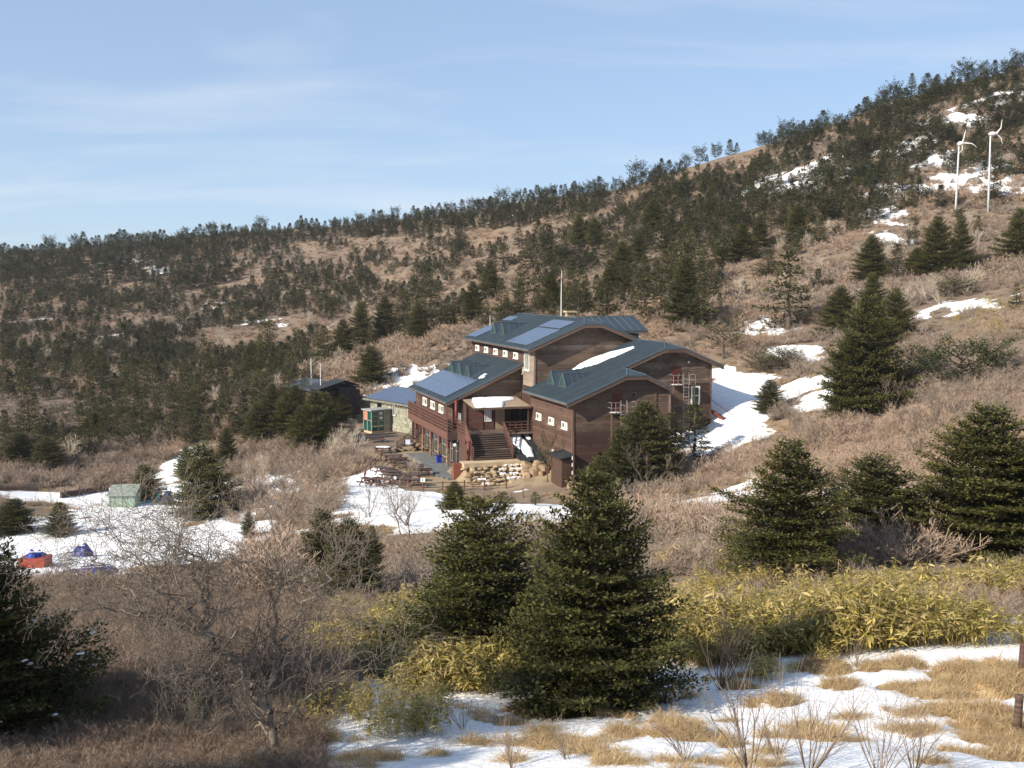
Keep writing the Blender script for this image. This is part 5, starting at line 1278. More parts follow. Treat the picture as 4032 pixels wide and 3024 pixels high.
plant_s(HERO[0], 1872, 640, 852, 'tall fir leading the group on the right slope', 175, dep=104)
plant_s(HERO[2], 1835, 720, 850, 'lower fir leaning into the tall fir of the right slope', 120, dep=103)
plant_s(HERO[1], 1932, 622, 745, 'fir with open crown at the right of the slope group', 100)
plant_s(HERO[0], 1815, 620, 725, 'spreading fir left of the slope group', 95)
plant_s(HERO[1], 1882, 588, 690, 'fir behind the tall fir of the slope group', 80)
plant_s(SPARSE, 1702, 540, 712, 'tall open fir with separate branch tiers above the lodge gable', 112)
plant_s(MID[2], 1658, 538, 600, 'small fir beside the tall tiered fir', 64)
plant_s(HERO[0], 1478, 552, 705, 'dark fir right behind the lodge roof end', 82)
plant_s(MID[1], 1515, 600, 712, 'narrow fir touching the dark fir behind the lodge', 62)
plant_s(SPARSE, 1394, 598, 690, 'pale-stemmed open fir behind the upper roof', 68)
plant_s(MID[0], 1308, 596, 690, 'fir just right of the antenna mast', 60)
plant_s(MID[2], 1250, 580, 690, 'broad fir behind the antenna mast', 70)
plant_s(HERO[0], 802, 748, 828, 'solitary fir on the brown slope above the stone hut', 78)
plant_s(MID[2], 624, 775, 832, 'round fir behind the charcoal hut roof', 60)
plant_s(HERO[0], 1882, 508, 602, 'fir with snow patch beside it on the right slope', 76)
plant_s(SPARSE, 1935, 524, 600, 'thin fir beside the snow patch on the right slope', 46)
plant_s(HERO[0], 2022, 468, 592, 'fir below the turbines, left of a pair', 84)
plant_s(HERO[1], 2072, 466, 590, 'fir below the turbines, right of a pair', 72)
plant_s(HERO[0], 1982, 535, 592, 'low fir below the turbine pair', 64)
plant_s(HERO[2], 2198, 450, 560, 'fir at the right edge beneath the mountain', 76)
plant_s(HERO[2], 440, 958, 1118, 'broad fir at the edge of the snow field on the left', 150, rz=1.1)
plant_s(HERO[2], 405, 965, 1030, 'fir behind the broad fir of the snow field', 60)
plant_s(HERO[0], 490, 925, 1010, 'pointed fir behind the broad fir of the snow field', 52)
plant_s(HERO[2], 314, 1003, 1082, 'round fir right of the green shed', 78)
plant_s(HERO[2], 30, 1078, 1150, 'wide fir at the left end of the snow field', 110)
plant_s(HERO[0], 130, 1085, 1155, 'small bushy fir standing in the snow field', 66)
plant_s(HERO[2], 45, 935, 1018, 'dark fir behind the snow field at the left edge', 110, dep=142)
plant_s(HERO[0], 105, 945, 1022, 'dark fir second from the left edge behind the snow field', 80, dep=140)
plant_s(HERO[2], 205, 890, 965, 'round dark fir behind the timber edging', 70, dep=158)
plant_s(HERO[1], 538, 1105, 1160, 'small shaded fir in the snow gap below the terrace', 42)
plant_s(PINE[0], 2075, 712, 838, 'wide bushy pine on the right slope', 190)
plant_s(PINE[0], 1985, 740, 838, 'low pine left of the wide bushy pine', 120)
plant_s(PINE[0], 2150, 725, 815, 'low pine right of the wide bushy pine', 110)
plant_s(PINE[0], 1690, 738, 800, 'low pine above the snow patch right of the lodge', 90)
plant_s(PINE[0], 1640, 750, 806, 'low rounded pine beside the snow right of the lodge', 80)
plant_s(PINE[1], 1562, 668, 775, 'twisted pine behind the rear gable', 110)
plant_s(PINE[0], 2060, 590, 640, 'pine bush on the brown slope below the mountain', 100)
plant_s(PINE[1], 1182, 905, 1003, 'slim young pine in front of the near wing windows', 46, dep=112)
plant_s(PINE[1], 1291, 975, 1008, 'tiny pine sapling at the foot of the near gable', 16, dep=107)
plant_s(HERO[2], 560, 870, 955, 'fir in front of the charcoal hut, leftmost of the clump', 80)
plant_s(HERO[0], 620, 850, 950, 'fir in front of the charcoal hut, second of the clump', 76)
plant_s(HERO[2], 680, 845, 965, 'dark broad fir in front of the charcoal hut', 92)
plant_s(HERO[0], 735, 850, 905, 'fir between the charcoal hut and the stone hut', 58)
plant_s(HERO[0], 640, 832, 900, 'fir close in front of the charcoal hut wall', 66, dep=150)
plant_s(HERO[2], 700, 848, 930, 'spreading fir below the pavilion roof', 90, dep=146)
plant_s(HERO[1], 590, 828, 905, 'fir at the left end of the charcoal hut', 64, dep=152)
plant_s(HERO[2], 655, 875, 945, 'fir low in the clump before the charcoal hut', 84, dep=142)
plant_s(PINE[0], 770, 848, 890, 'small round pine left of the glazed booth', 50)
plant_s(HERO[2], 710, 915, 965, 'fir in the brush left of the terrace tables', 60)
plant_s(MID[0], 430, 1490, 1640, 'yellow-green fir sapling in the shaded brush', 60, dep=13.2)
plant_s(MID[1], 565, 1450, 1560, 'small fir sapling behind the leaning bare tree', 60, dep=15.5)
# firs outside the picture on the left whose shadows fall across the near brush
for x, y, h in ((-13.0, 9.0, 7.0), (-8.6, 6.8, 4.0), (-10.5, 10.8, 4.6)):
    plant(HERO[2], (x, y, hz(x, y)), h, 'fir just outside the left edge that shades the near brush', group='firs left of the view')
print('named', round(time.time() - T0, 1))
# ---- hillside conifers
def inpoly(px, py, poly):
    c = np.zeros(len(px), bool); n = len(poly); j = n - 1
    for i in range(n):
        xi, yi = poly[i]; xj, yj = poly[j]
        c ^= ((yi > py) != (yj > py)) & (px < (xj - xi) * (py - yi) / (yj - yi + 1e-9) + xi); j = i
    return c
ZONES = [  # polygon, trials, height range, spacing, noise threshold, label
    ([(0, 530), (250, 505), (450, 470), (800, 455), (1000, 435), (1300, 405), (1300, 470), (1000, 505), (800, 515), (450, 545), (250, 590), (0, 615)], 3200, (4.2, 6.5), .27, .27, 'dark conifer along the far left ridge'),
    ([(0, 615), (450, 545), (1000, 505), (1000, 700), (600, 800), (0, 880)], 3200, (4, 7), .35, .462, 'conifer on the brown left hillside'),
    ([(0, 790), (300, 740), (600, 790), (700, 850), (540, 950), (0, 1015)], 1500, (4, 7), .34, .445, 'conifer in the lower left wood'),
    ([(560, 790), (700, 650), (1000, 560), (1330, 480), (1560, 470), (1560, 690), (1350, 680), (1000, 720), (780, 760)], 2600, (4.5, 8), .34, .405, 'conifer in the wood behind the lodge'),
    ([(1300, 405), (1500, 345), (1700, 295), (1950, 200), (2212, 110), (2212, 430), (1950, 460), (1700, 560), (1560, 560), (1330, 490)], 3400, (4, 7), .32, .425, 'conifer on the steep right mountain'),
    ([(1560, 560), (1950, 460), (2212, 430), (2212, 700), (1560, 640)], 60, (3, 6), 1.2, .5, 'conifer standing apart on the right brown slope'),
    ([(250, 850), (560, 850), (560, 960), (250, 985)], 160, (3.5, 6), .5, .35, 'conifer in the lower left wood')]
cand = []
occ_px = [(*[float(q) for q in project(o[0], o[1], hz(o[0], o[1]))[:2]], o[2] * (F_PX / K) / max(o[1], 5)) for o in OCC if o[1] > 60]
for zi, (poly, ntry, hr, sp, thr, lab) in enumerate(ZONES):
    P_ = np.array(poly); xs = rng.uniform(P_[:, 0].min(), P_[:, 0].max(), ntry * 2); ys = rng.uniform(P_[:, 1].min(), P_[:, 1].max(), ntry * 2)
    k = inpoly(xs, ys, poly); H3 = hits_s(xs[k], ys[k], y0=90); ok = np.isfinite(H3[:, 0]); H3 = H3[ok]
    xs, ys = xs[k][ok], ys[k][ok]
    cl = .55 * fbm(H3[:, 0] / 30, H3[:, 1] / 42, 51 + (zi > 3), 3) + .45 * fbm(H3[:, 0] / 11, H3[:, 1] / 16, 57, 2)
    for (x, y, q, c) in zip(xs, ys, H3, cl):
        if c < thr + rng.normal(0, .03): continue
        rb_, db_ = to_b(q[0], q[1])
        if -22 < rb_ < 24 and -6 < db_ < 50: continue
        h = rng.uniform(*hr) * (1.0 if c > thr + .06 else .7) * float(np.clip(rng.lognormal(-.08, .28), .5, 1.5)) * (.8 if q[1] > 225 else 1); px = h * (F_PX / K) / q[1] * .55
        if q[0] > 60 and q[1] > 190 and snow_amount(np.array([q[0]]), np.array([q[1]]))[0] > .12 and rng.random() < .8: continue
        if any((x - o[0]) ** 2 + ((y - o[1]) * 1.3) ** 2 < (sp * (px + o[2])) ** 2 for o in occ_px): continue
        occ_px.append((x, y, px)); cand.append((h * (F_PX / K) / q[1], q, h, lab, x, y))
cand.sort(key=lambda c: -c[0])
print('hill conifers', len(cand), round(time.time() - T0, 1))
XB = [(140, 'at the left edge'), (330, 'above the green shed'), (520, 'left of the charcoal hut'), (700, 'above the charcoal hut'), (860, 'above the stone hut'), (1010, 'left of the upper roof'), (1150, 'above the upper roof'), (1290, 'by the antenna mast'), (1420, 'above the cross wing'), (1560, 'above the rear gable'), (1720, 'above the tall tiered fir'), (1880, 'left of the turbines'), (2030, 'near the turbines'), (9999, 'at the right edge')]
def where(x): return next(n_ for b_, n_ in XB if x < b_)
N_IND = 300 - 75 - 32
for i, (px, q, h, lab, x, y) in enumerate(cand[:N_IND]):
    pr = MID[rng.integers(3)] if px > 48 else FAR[rng.choice(6, p=[.28, .28, .2, .08, .08, .08])]
    if rng.random() < .18 and px > 55: pr = PINE[1]
    lab = ('pointed ' if pr in MID or pr in FAR[:3] else 'round-topped ') + ('taller ' if px > 62 else '' if px > 46 else 'small ') + lab + ', ' + where(x)
    plant(pr, q, h, lab, group='hillside conifers', wide=rng.uniform(.8, 1.25), name='conifer_tree')
q = hits_s([1835], [1208], y0=20)[0]; LG = empty('fallen_log', tuple(q + np.array([0, 0, .5])), .1, 'fallen log under a crust of snow between the right-hand firs', 'log')
MB().tube([(-1.3, 0, .1), (-.3, .1, .0), (.6, 0, .05), (1.3, -.1, -.15)], [.09, .1, .09, .06], 7).build('log', M_BARK, LG)
sv = MB().tube([(-1.3, 0, .2), (-.8, .05, .13), (-.2, .1, .12), (.3, .05, .17), (.8, 0, .14), (1.25, -.1, -.05)], [.05, .07, .11, .14, .13, .08], 8); sv.build('snow_crust', M_SNOW, LG, smooth=True)
# rock outcrops of the right-hand mountain
CRAG = [rock_mesh(40 + i, flat=.8, mat=simple('grey_brown_crag', (.15, .125, .105), .95, .45, .7, 1.0, wear=(.075, .062, .052)) if i == 0 else bpy.data.materials['grey_brown_crag']) for i in range(4)]
for i, (x, y, w_, lb) in enumerate([(1990, 232, 5.0, 'tallest grey rock knob on the mountain skyline'), (2040, 228, 3.2, 'grey rock knob right of the tallest skyline knob'), (1865, 372, 4.0, 'rounded grey crag left of the turbines'), (1905, 360, 3.2, 'grey crag just left of the turbines'), (2105, 395, 3.4, 'grey crag between the two turbines'), (2180, 345, 4.2, 'broad grey crag right of the turbines'),
                                (2205, 400, 3.4, 'grey crag at the right edge beside the turbines'), (2000, 392, 2.6, 'low dark crag below the turbine snow'), (1790, 392, 2.6, 'small crag beside the long snow patch'), (2120, 290, 3.6, 'grey crag above the turbines'), (2060, 275, 3.0, 'grey crag high above the left turbine'), (2190, 250, 4.0, 'grey crag high at the right edge'), (1650, 402, 2.2, 'small pale crag at the left end of the mountain snow'), (2150, 190, 4.0, 'grey crag just below the right skyline')]):
    q = hits_s([x], [y], y0=120)[0]
    if not np.isfinite(q[0]): continue
    o = link('rock_outcrop', CRAG[i % 4], None, (q[0], q[1], q[2] - w_ * .05), lb, 'rock', 'crags of the right mountain'); o.scale = (w_ * .55, w_ * .5, w_ * .48); o.rotation_euler = (.25 * math.sin(i * 2.1), .25 * math.cos(i * 1.3), i * 1.9)
TALL = [(1410, 430, 505), (1250, 462, 530), (1285, 470, 530), (1180, 482, 562), (1150, 505, 582), (1130, 568, 645), (1190, 588, 668), (1060, 562, 645), (1022, 608, 695), (980, 630, 705), (930, 590, 668), (872, 622, 705), (832, 640, 725), (782, 652, 745), (742, 690, 775), (700, 702, 785), (652, 712, 795), (580, 692, 805), (1345, 520, 602), (1380, 500, 575), (1320, 560, 645), (1450, 472, 548), (1500, 482, 562), (1560, 500, 575), (1602, 482, 562), (1642, 462, 535), (1722, 440, 520), (1782, 402, 482), (1850, 382, 462), (1095, 640, 705), (905, 655, 730), (545, 735, 815)]
for i, (x, y0_, y1_) in enumerate(TALL):
    plant_s((HERO + MID)[i % 6], x, y0_, y1_, 'tall full conifer in the belt behind the lodge, ' + where(x) + (', higher up' if y1_ < 600 else ', lower down'), .72 * (y1_ - y0_), group='tall conifers behind the lodge')
# ---- scattering of masses (one object each, geometry nodes)
def ribbon_mesh(name, P0, P1, w0, w1, mat, tip0=0., tip1=1.):
    """thin blades from P0 to P1"""
    d = unit(P1 - P0); g = np.random.default_rng(len(P0)); sd = unit(np.cross(d, g.normal(size=P0.shape)))
    w0 = np.broadcast_to(w0, len(P0))[:, None]; w1 = np.broadcast_to(w1, len(P0))[:, None]
    V = np.stack([P0 - sd * w0, P0 + sd * w0, P1 + sd * w1, P1 - sd * w1], 1).reshape(-1, 3)
    tip = np.stack([np.broadcast_to(tip0, len(P0))] * 2 + [np.broadcast_to(tip1, len(P0))] * 2, 1).ravel()
    return mesh_from(name, V, np.arange(len(V)).reshape(-1, 4), mat, attrs={'tip': ('FLOAT', tip)})
def shrub_segments(seed, stems, H, W_, sub, subsub, up=.55):
    g = np.random.default_rng(seed); P0 = []; P1 = []; lv = []
    for i in range(stems):
        az = g.uniform(0, 6.28); sp = g.uniform(.1, 1.0) ** .7; L = H * g.uniform(.6, 1.05) * (1 - .25 * sp)
        p = np.array([math.cos(az), math.sin(az), 0]) * W_ * .12 * g.random(); d = unit(np.array([math.cos(az) * sp * W_ / H * .8, math.sin(az) * sp * W_ / H * .8, up]))
        n = 4
        for k in range(n):
            q = p + d * L / n; P0.append(p); P1.append(q); lv.append(k / n)
            for _ in range(sub):
                a2 = g.uniform(0, 6.28); d2 = unit(d + 1.05 * np.array([math.cos(a2), math.sin(a2), g.uniform(-.1, .6)])); l2 = L * g.uniform(.16, .36) * (1.15 - k / n * .6); b = p + (q - p) * g.random()
                e = b + d2 * l2; P0.append(b); P1.append(e); lv.append(.5 + k / n * .3)
                for _ in range(subsub):
                    a3 = g.uniform(0, 6.28); d3 = unit(d2 + .95 * np.array([math.cos(a3), math.sin(a3), g.uniform(0, .7)])); b3 = b + (e - b) * g.uniform(.2, 1); P0.append(b3); P1.append(b3 + d3 * l2 * g.uniform(.35, .7)); lv.append(.9)
            d = unit(d + g.normal(0, .30, 3) + np.array([0, 0, .06])); p = q
    return np.array(P0), np.array(P1), np.array(lv)
def shrub(seed, stems, H, W_, sub, subsub, wid, mat, name='shrub', up=.55):
    a, b, lv = shrub_segments(seed, stems, H, W_, sub, subsub, up)
    return ribbon_mesh(name, a, b, wid * (1.25 - .85 * lv), wid * (.9 - .75 * lv) + .001, mat, lv * .7, np.minimum(1, lv + .2))
SH_FAR = [shrub(i, 12, 1.9, 2.4, 2, 2, .042, M_TWIG) for i in range(3)] + [shrub(9 + i, 12, 1.7, 2.2, 2, 2, .040, M_TWIGGREY) for i in range(2)]
SH_MID = [shrub(40 + i, 11, 1.8, 2.3, 3, 5, .015, M_TWIG) for i in range(3)] + [shrub(50 + i, 11, 1.8, 2.2, 3, 5, .015, M_TWIGGREY) for i in range(3)]
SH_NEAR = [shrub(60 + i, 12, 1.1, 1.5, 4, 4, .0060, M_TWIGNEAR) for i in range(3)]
def scatter(name, variants, P, scale, label, rot=None, idx=None, seed=0, tilt=.12):
    g = np.random.default_rng(seed); P = np.asarray(P, float); n = len(P)
    coll = bpy.data.collections.new(name + '_kinds')
    for i, me in enumerate(variants):
        o = bpy.data.objects.new('%s_kind_%02d' % (name, i), me); coll.objects.link(o)
    idx = g.integers(0, len(variants), n) if idx is None else idx
    R_ = np.stack([g.normal(0, tilt, n), g.normal(0, tilt, n), g.uniform(0, 6.28, n)], -1) if rot is None else rot
    me = bpy.data.meshes.new(name); me.vertices.add(n); me.vertices.foreach_set('co', P.astype(np.float32).ravel())
    for an, ty, dat in (('pick', 'INT', idx.astype(np.int32)), ('turn', 'FLOAT_VECTOR', R_.astype(np.float32)), ('size', 'FLOAT', np.broadcast_to(scale, n).astype(np.float32))):
        a = me.attributes.new(an, ty, 'POINT'); a.data.foreach_set('vector' if ty == 'FLOAT_VECTOR' else 'value', dat.ravel())
    o = link(name, me, label=label, kind='stuff')
    ng = bpy.data.node_groups.new(name, 'GeometryNodeTree')
    ng.interface.new_socket('Geometry', in_out='INPUT', socket_type='NodeSocketGeometry'); ng.interface.new_socket('Geometry', in_out='OUTPUT', socket_type='NodeSocketGeometry')
    N = ng.nodes; gi = N.new('NodeGroupInput'); go = N.new('NodeGroupOutput'); iop = N.new('GeometryNodeInstanceOnPoints'); ci = N.new('GeometryNodeCollectionInfo')
    ci.inputs['Collection'].default_value = coll; ci.inputs['Separate Children'].default_value = True; ci.inputs['Reset Children'].default_value = True
    def at_(nm, ty):
        q = N.new('GeometryNodeInputNamedAttribute'); q.data_type = ty; q.inputs['Name'].default_value = nm; return q.outputs['Attribute']
    Lk = ng.links.new
    Lk(gi.outputs[0], iop.inputs['Points']); Lk(ci.outputs[0], iop.inputs['Instance']); iop.inputs['Pick Instance'].default_value = True
    Lk(at_('pick', 'INT'), iop.inputs['Instance Index']); Lk(at_('turn', 'FLOAT_VECTOR'), iop.inputs['Rotation']); Lk(at_('size', 'FLOAT'), iop.inputs['Scale']); Lk(iop.outputs[0], go.inputs[0])
    md = o.modifiers.new('scatter', 'NODES'); md.node_group = ng
    return o
# the rest of the hillside conifers as one mass
rest = cand[N_IND:]
if rest:
    variants = [FAR[i]['crown'] for i in (0, 1, 2, 0, 1, 2, 3, 4, 5)]
    scatter('conifer_forest', variants, [c[1] for c in rest], np.array([c[2] / 5.6 for c in rest]), 'mass of small dark conifers on the far hillsides', seed=3, tilt=.03)
OC = np.array(OCC)
def free(P, margin=.3, rmax=99):
    """drop points under the named trees and inside buildings"""
    keep = np.ones(len(P), bool); r, d = to_b(P[:, 0], P[:, 1])
    keep &= ~((r > -16.8) & (r < 18.5) & (d > 3.6) & (d < 42)) & ~((r > -1) & (r < 11) & (d > -2.2) & (d < 4)) & ~((r > -9) & (r < 1) & (d > -1.5) & (d < 4))
    keep &= ~((r > -24) & (r < 4) & (d > 40) & (d < 60) & (P[:, 0] < -13))
    for x, y, R_ in OC: keep &= ((P[:, 0] - x) ** 2 + (P[:, 1] - y) ** 2) > (R_ * margin) ** 2
    return keep
def region(n, poly, y0=9., **k):
    Q = np.array(poly); xs = rng.uniform(Q[:, 0].min(), Q[:, 0].max(), n); ys = rng.uniform(Q[:, 1].min(), Q[:, 1].max(), n)
    i = inpoly(xs, ys, poly); H3 = hits_s(xs[i], ys[i], y0=y0); return H3[np.isfinite(H3[:, 0])]
# far and middle brush
P = region(34000, [(-80, 540), (-80, 1000), (2300, 900), (2300, 100), (1700, 310), (1300, 420), (800, 470)], 85)
P = P[P[:, 1] > 150]; s = snow_amount(P[:, 0], P[:, 1]); P = P[(s < rng.uniform(-.05, .35, len(P)))]; P = P[free(P)]
near_c = fbm(P[:, 0] / 30, P[:, 1] / 30, 71, 3)
ix = np.where(near_c + rng.normal(0, .06, len(P)) > .49, rng.integers(0, 3, len(P)), rng.integers(3, 5, len(P)))
scatter('brushwood', SH_FAR, P, (.4 + 1.0 * fbm(P[:, 0] / 11, P[:, 1] / 11, 76, 3)) * rng.uniform(.6, 1.3, len(P)), 'bare brown brush covering the far slopes', idx=ix, seed=5)
print('far brush', len(P), round(time.time() - T0, 1))
P = region(15000, [(-80, 740), (-80, 1280), (500, 1290), (1000, 1330), (1420, 1250), (2300, 1200), (2300, 600), (1500, 640), (800, 700)], 22)
P = P[(P[:, 1] > 30) & (P[:, 1] < 160)]; s = snow_amount(P[:, 0], P[:, 1]); P = P[s < rng.uniform(-.3, .06, len(P))]; P = P[free(P)]
pick_c = fbm(P[:, 0] / 14, P[:, 1] / 14, 73, 3)
ix = np.where(pick_c + rng.normal(0, .08, len(P)) > .5, rng.integers(0, 3, len(P)), rng.integers(3, 6, len(P)))
sz = (.42 + 4.2 * np.clip(fbm(P[:, 0] / 5, P[:, 1] / 5, 75, 3) - .25, 0, 1) ** 1.5) * rng.uniform(.6, 1.2, len(P)) * np.clip(1.0 - .55 * sstep(.0, .3, snow_amount(P[:, 0], P[:, 1]) + .25), .4, 1)
px_, py_, _ = project(P[:, 0], P[:, 1], P[:, 2])
sz = np.minimum(sz, 1.35); sz = np.where((px_ > 690) & (px_ < 1310) & (py_ > 1040) & (py_ < 1190), np.minimum(sz, .9) * .42, sz)
sz = np.where((px_ < 560) & (py_ > 1130) & (py_ < 1330), sz * .45, sz)
kq = ~((px_ < 500) & (py_ > 1075) & (py_ < 1235) & (rng.random(len(P)) < .7)); P, sz, ix = P[kq], sz[kq], ix[kq]
scatter('brushwood', SH_MID, P, sz, 'bare brown brush on the slopes around the lodge', idx=ix, seed=6)
Pt = np.concatenate([region(420, [(-40, 965), (330, 965), (300, 1045), (-40, 1062)], 90), region(230, [(470, 950), (760, 930), (760, 1060), (700, 1130), (480, 1130)], 60)]); Pt = Pt[free(Pt)]
scatter('brushwood', SH_MID, Pt, rng.uniform(.8, 1.5, len(Pt)), 'tall bare thicket standing in snow left of the terrace', seed=19)
print('mid brush', len(P), round(time.time() - T0, 1))
# near shaded brush on the left
P = region(2600, [(-60, 1290), (-60, 1700), (700, 1700), (690, 1560), (800, 1440), (760, 1300), (400, 1240)], 9)
P = P[(P[:, 1] < 40)]; P = P[(P[:, 1] > 13.2) | (rng.random(len(P)) < .75)]; P = P[free(P, .25)]
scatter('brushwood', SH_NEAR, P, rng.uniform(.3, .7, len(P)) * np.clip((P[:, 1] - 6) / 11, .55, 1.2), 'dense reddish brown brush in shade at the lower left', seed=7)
# ---- dwarf bamboo
def sasa(seed, H=.95):
    g = np.random.default_rng(seed); V = []; Fc = []; tp = []
    def quad(p, d, w, L, c):
        side = unit(np.cross(d, np.array([0, 0, 1.]) + g.normal(0, .35, 3))); b = len(V); dn = np.array([0, 0, -1.])
        m1_ = p + d * L * .45 + dn * L * .04; m2 = p + d * L * .8 + dn * L * .16; e = p + d * L + dn * L * .30
        V.extend([p, m1_ + side * w, m1_ - side * w, m2 + side * w * .75, m2 - side * w * .75, e]); tp.extend([c] * 6)
        Fc.extend([(b, b + 1, b + 2, b + 2), (b + 1, b + 3, b + 4, b + 2), (b + 3, b + 5, b + 5, b + 4)])
    for i in range(10):
        az = g.uniform(0, 6.28); r = .45 * math.sqrt(g.random()); p = np.array([math.cos(az) * r, math.sin(az) * r, 0]); h = H * g.uniform(.55, 1.05); ln = g.normal(0, .16, 2); top = p + np.array([ln[0], ln[1], h])
        sv = unit(np.cross(top - p, g.normal(size=3))) * .005; b = len(V); V.extend([p - sv, p + sv, top + sv, top - sv]); tp.extend([.2] * 4); Fc.append((b, b + 1, b + 2, b + 3))
        for k in range(g.integers(7, 11)):
            f = g.uniform(.45, 1.02); a2 = g.uniform(0, 6.28); d = unit(np.array([math.cos(a2), math.sin(a2), g.uniform(-.35, .5)])); quad(p + (top - p) * f, d, g.uniform(.014, .023), g.uniform(.12, .22), float(np.clip(g.normal(.42, .33), 0, 1)))
    me = bpy.data.meshes.new('bamboo_clump'); F2 = [tuple(dict.fromkeys(f)) for f in Fc]
    me.from_pydata([tuple(v_) for v_ in V], [], F2); a = me.attributes.new('tip', 'FLOAT', 'POINT'); a.data.foreach_set('value', np.array(tp, np.float32)); me.materials.append(M_SASA); return me
SASA = [sasa(i) for i in range(6)]
SP = [region(1500, [(720, 1330), (860, 1290), (960, 1330), (1090, 1400), (1080, 1500), (900, 1500), (760, 1480), (690, 1420)], 9),
      region(150, [(640, 1480), (900, 1480), (980, 1540), (940, 1590), (760, 1610), (640, 1580)], 9),
      region(2600, [(1420, 1220), (1540, 1205), (1700, 1285), (1960, 1290), (2250, 1270), (2250, 1392), (1960, 1400), (1780, 1418), (1600, 1450), (1450, 1440)], 12),
      region(260, [(1560, 1420), (1800, 1400), (1790, 1470), (1650, 1480)], 12), region(300, [(1960, 700), (2230, 620), (2230, 720), (2000, 760)], 60)]
SPs = [rng.uniform(.42, .8, len(SP[0])), rng.uniform(.25, .5, len(SP[1])), rng.uniform(.5, .95, len(SP[2])), rng.uniform(.22, .45, len(SP[3])), rng.uniform(.8, 1.3, len(SP[4]))]
P = np.concatenate(SP); sz = np.concatenate(SPs); k = free(P, .35); P, sz = P[k], sz[k]
nb = .6 * fbm(P[:, 0] / 3.2, P[:, 1] / 3.2, 81, 3) + .4 * fbm(P[:, 0] / 1.1, P[:, 1] / 1.1, 83, 2); k = nb > .478 + rng.normal(0, .02, len(nb)); P, sz = P[k], sz[k] * (.25 + 1.3 * nb[k])
scatter('bamboo_grass', SASA, P, sz, 'yellow-green dwarf bamboo spreading over the near slope', seed=8)
Pb = np.concatenate([region(380, [(1420, 1200), (1560, 1190), (1960, 1265), (2250, 1235), (2250, 1345), (1780, 1385), (1450, 1420)], 12), region(160, [(700, 1300), (1000, 1290), (1060, 1400), (800, 1480)], 9)]); Pb = Pb[free(Pb, .3)]
scatter('brushwood', [shrub(80 + i, 10, 1.1, 1.2, 3, 3, .006, M_TWIGNEAR if i else M_TWIGGREY) for i in range(3)], Pb, rng.uniform(.45, 1.0, len(Pb)), 'dry twigs growing through the dwarf bamboo', seed=18)
print('bamboo', len(P), round(time.time() - T0, 1))
# ---- dry grass tussocks
def tussock(seed, n=230, L=.26, flat=1.2):
    g = np.random.default_rng(seed); V = []; Fc = []; tp = []; comb = g.uniform(0, 6.28)
    for i in range(n):
        az = comb + g.normal(0, 1.5); r = .20 * math.sqrt(g.random()); a0 = g.uniform(0, 6.28); p = np.array([math.cos(a0) * r, math.sin(a0) * r, -.02]); l = L * g.uniform(.5, 1.15); c = g.random()
        el = g.uniform(.05, .95); h = np.array([math.cos(az), math.sin(az), 0]); sd = np.array([-math.sin(az), math.cos(az), 0]) * g.uniform(.0025, .005); b = len(V); q = p
        for k in range(4):
            f = k / 3.; e2 = el - (1.5 + flat) * f * f; V.extend([q - sd * (1 - .8 * f), q + sd * (1 - .8 * f)]); tp.extend([c, c]); q = q + (h * math.cos(e2) + np.array([0, 0, 1.]) * math.sin(e2)) * l / 3.
        for k in range(3): Fc.append((b + 2 * k, b + 2 * k + 1, b + 2 * k + 3, b + 2 * k + 2))
    return mesh_from('tussock', np.array(V), np.array(Fc), M_GRASS, attrs={'tip': ('FLOAT', tp)})
TUS = [tussock(i) for i in range(6)]
xs = rng.uniform(-8, 9.5, 16000); ys = rng.uniform(9.5, 24, 16000); sa = snow_amount(xs, ys)
k = (sa < .02) & (rng.random(len(xs)) < .55); k |= (sa < .10) & (rng.random(len(xs)) < .06); k &= np.abs(xs) < ys * .5
cl_ = fbm(xs / .45, ys / .45, 97, 2); k |= (sa > .05) & (cl_ > .74) & (rng.random(len(xs)) < .55)
P = np.stack([xs, ys, hz(xs, ys)], -1)[k]; P = P[free(P, .2)]
px_, py_, _ = project(P[:, 0], P[:, 1], P[:, 2]); P = P[~((px_ < 640) & (rng.random(len(P)) < .8))]
px_, py_, _ = project(P[:, 0], P[:, 1], P[:, 2])
scatter('dry_grass', TUS, P, rng.uniform(.5, 1.1, len(P)), 'tan dry grass lying in tufts on the near snow', seed=9, tilt=.1)
Pm = region(5200, [(-60, 1000), (-60, 1260), (620, 1260), (1000, 1170), (1640, 1130), (1800, 880), (1780, 760), (1540, 780), (1200, 1060), (700, 1030)], 60)
sa = snow_amount(Pm[:, 0], Pm[:, 1]); Pm = Pm[(sa > -.32) & (sa < .06)]; Pm = Pm[free(Pm, .3)]
scatter('dry_grass', TUS, Pm, rng.uniform(1.3, 2.6, len(Pm)), 'tan dry grass edging the snow patches around the lodge', seed=10)
print('grass', len(P), len(Pm), round(time.time() - T0, 1))
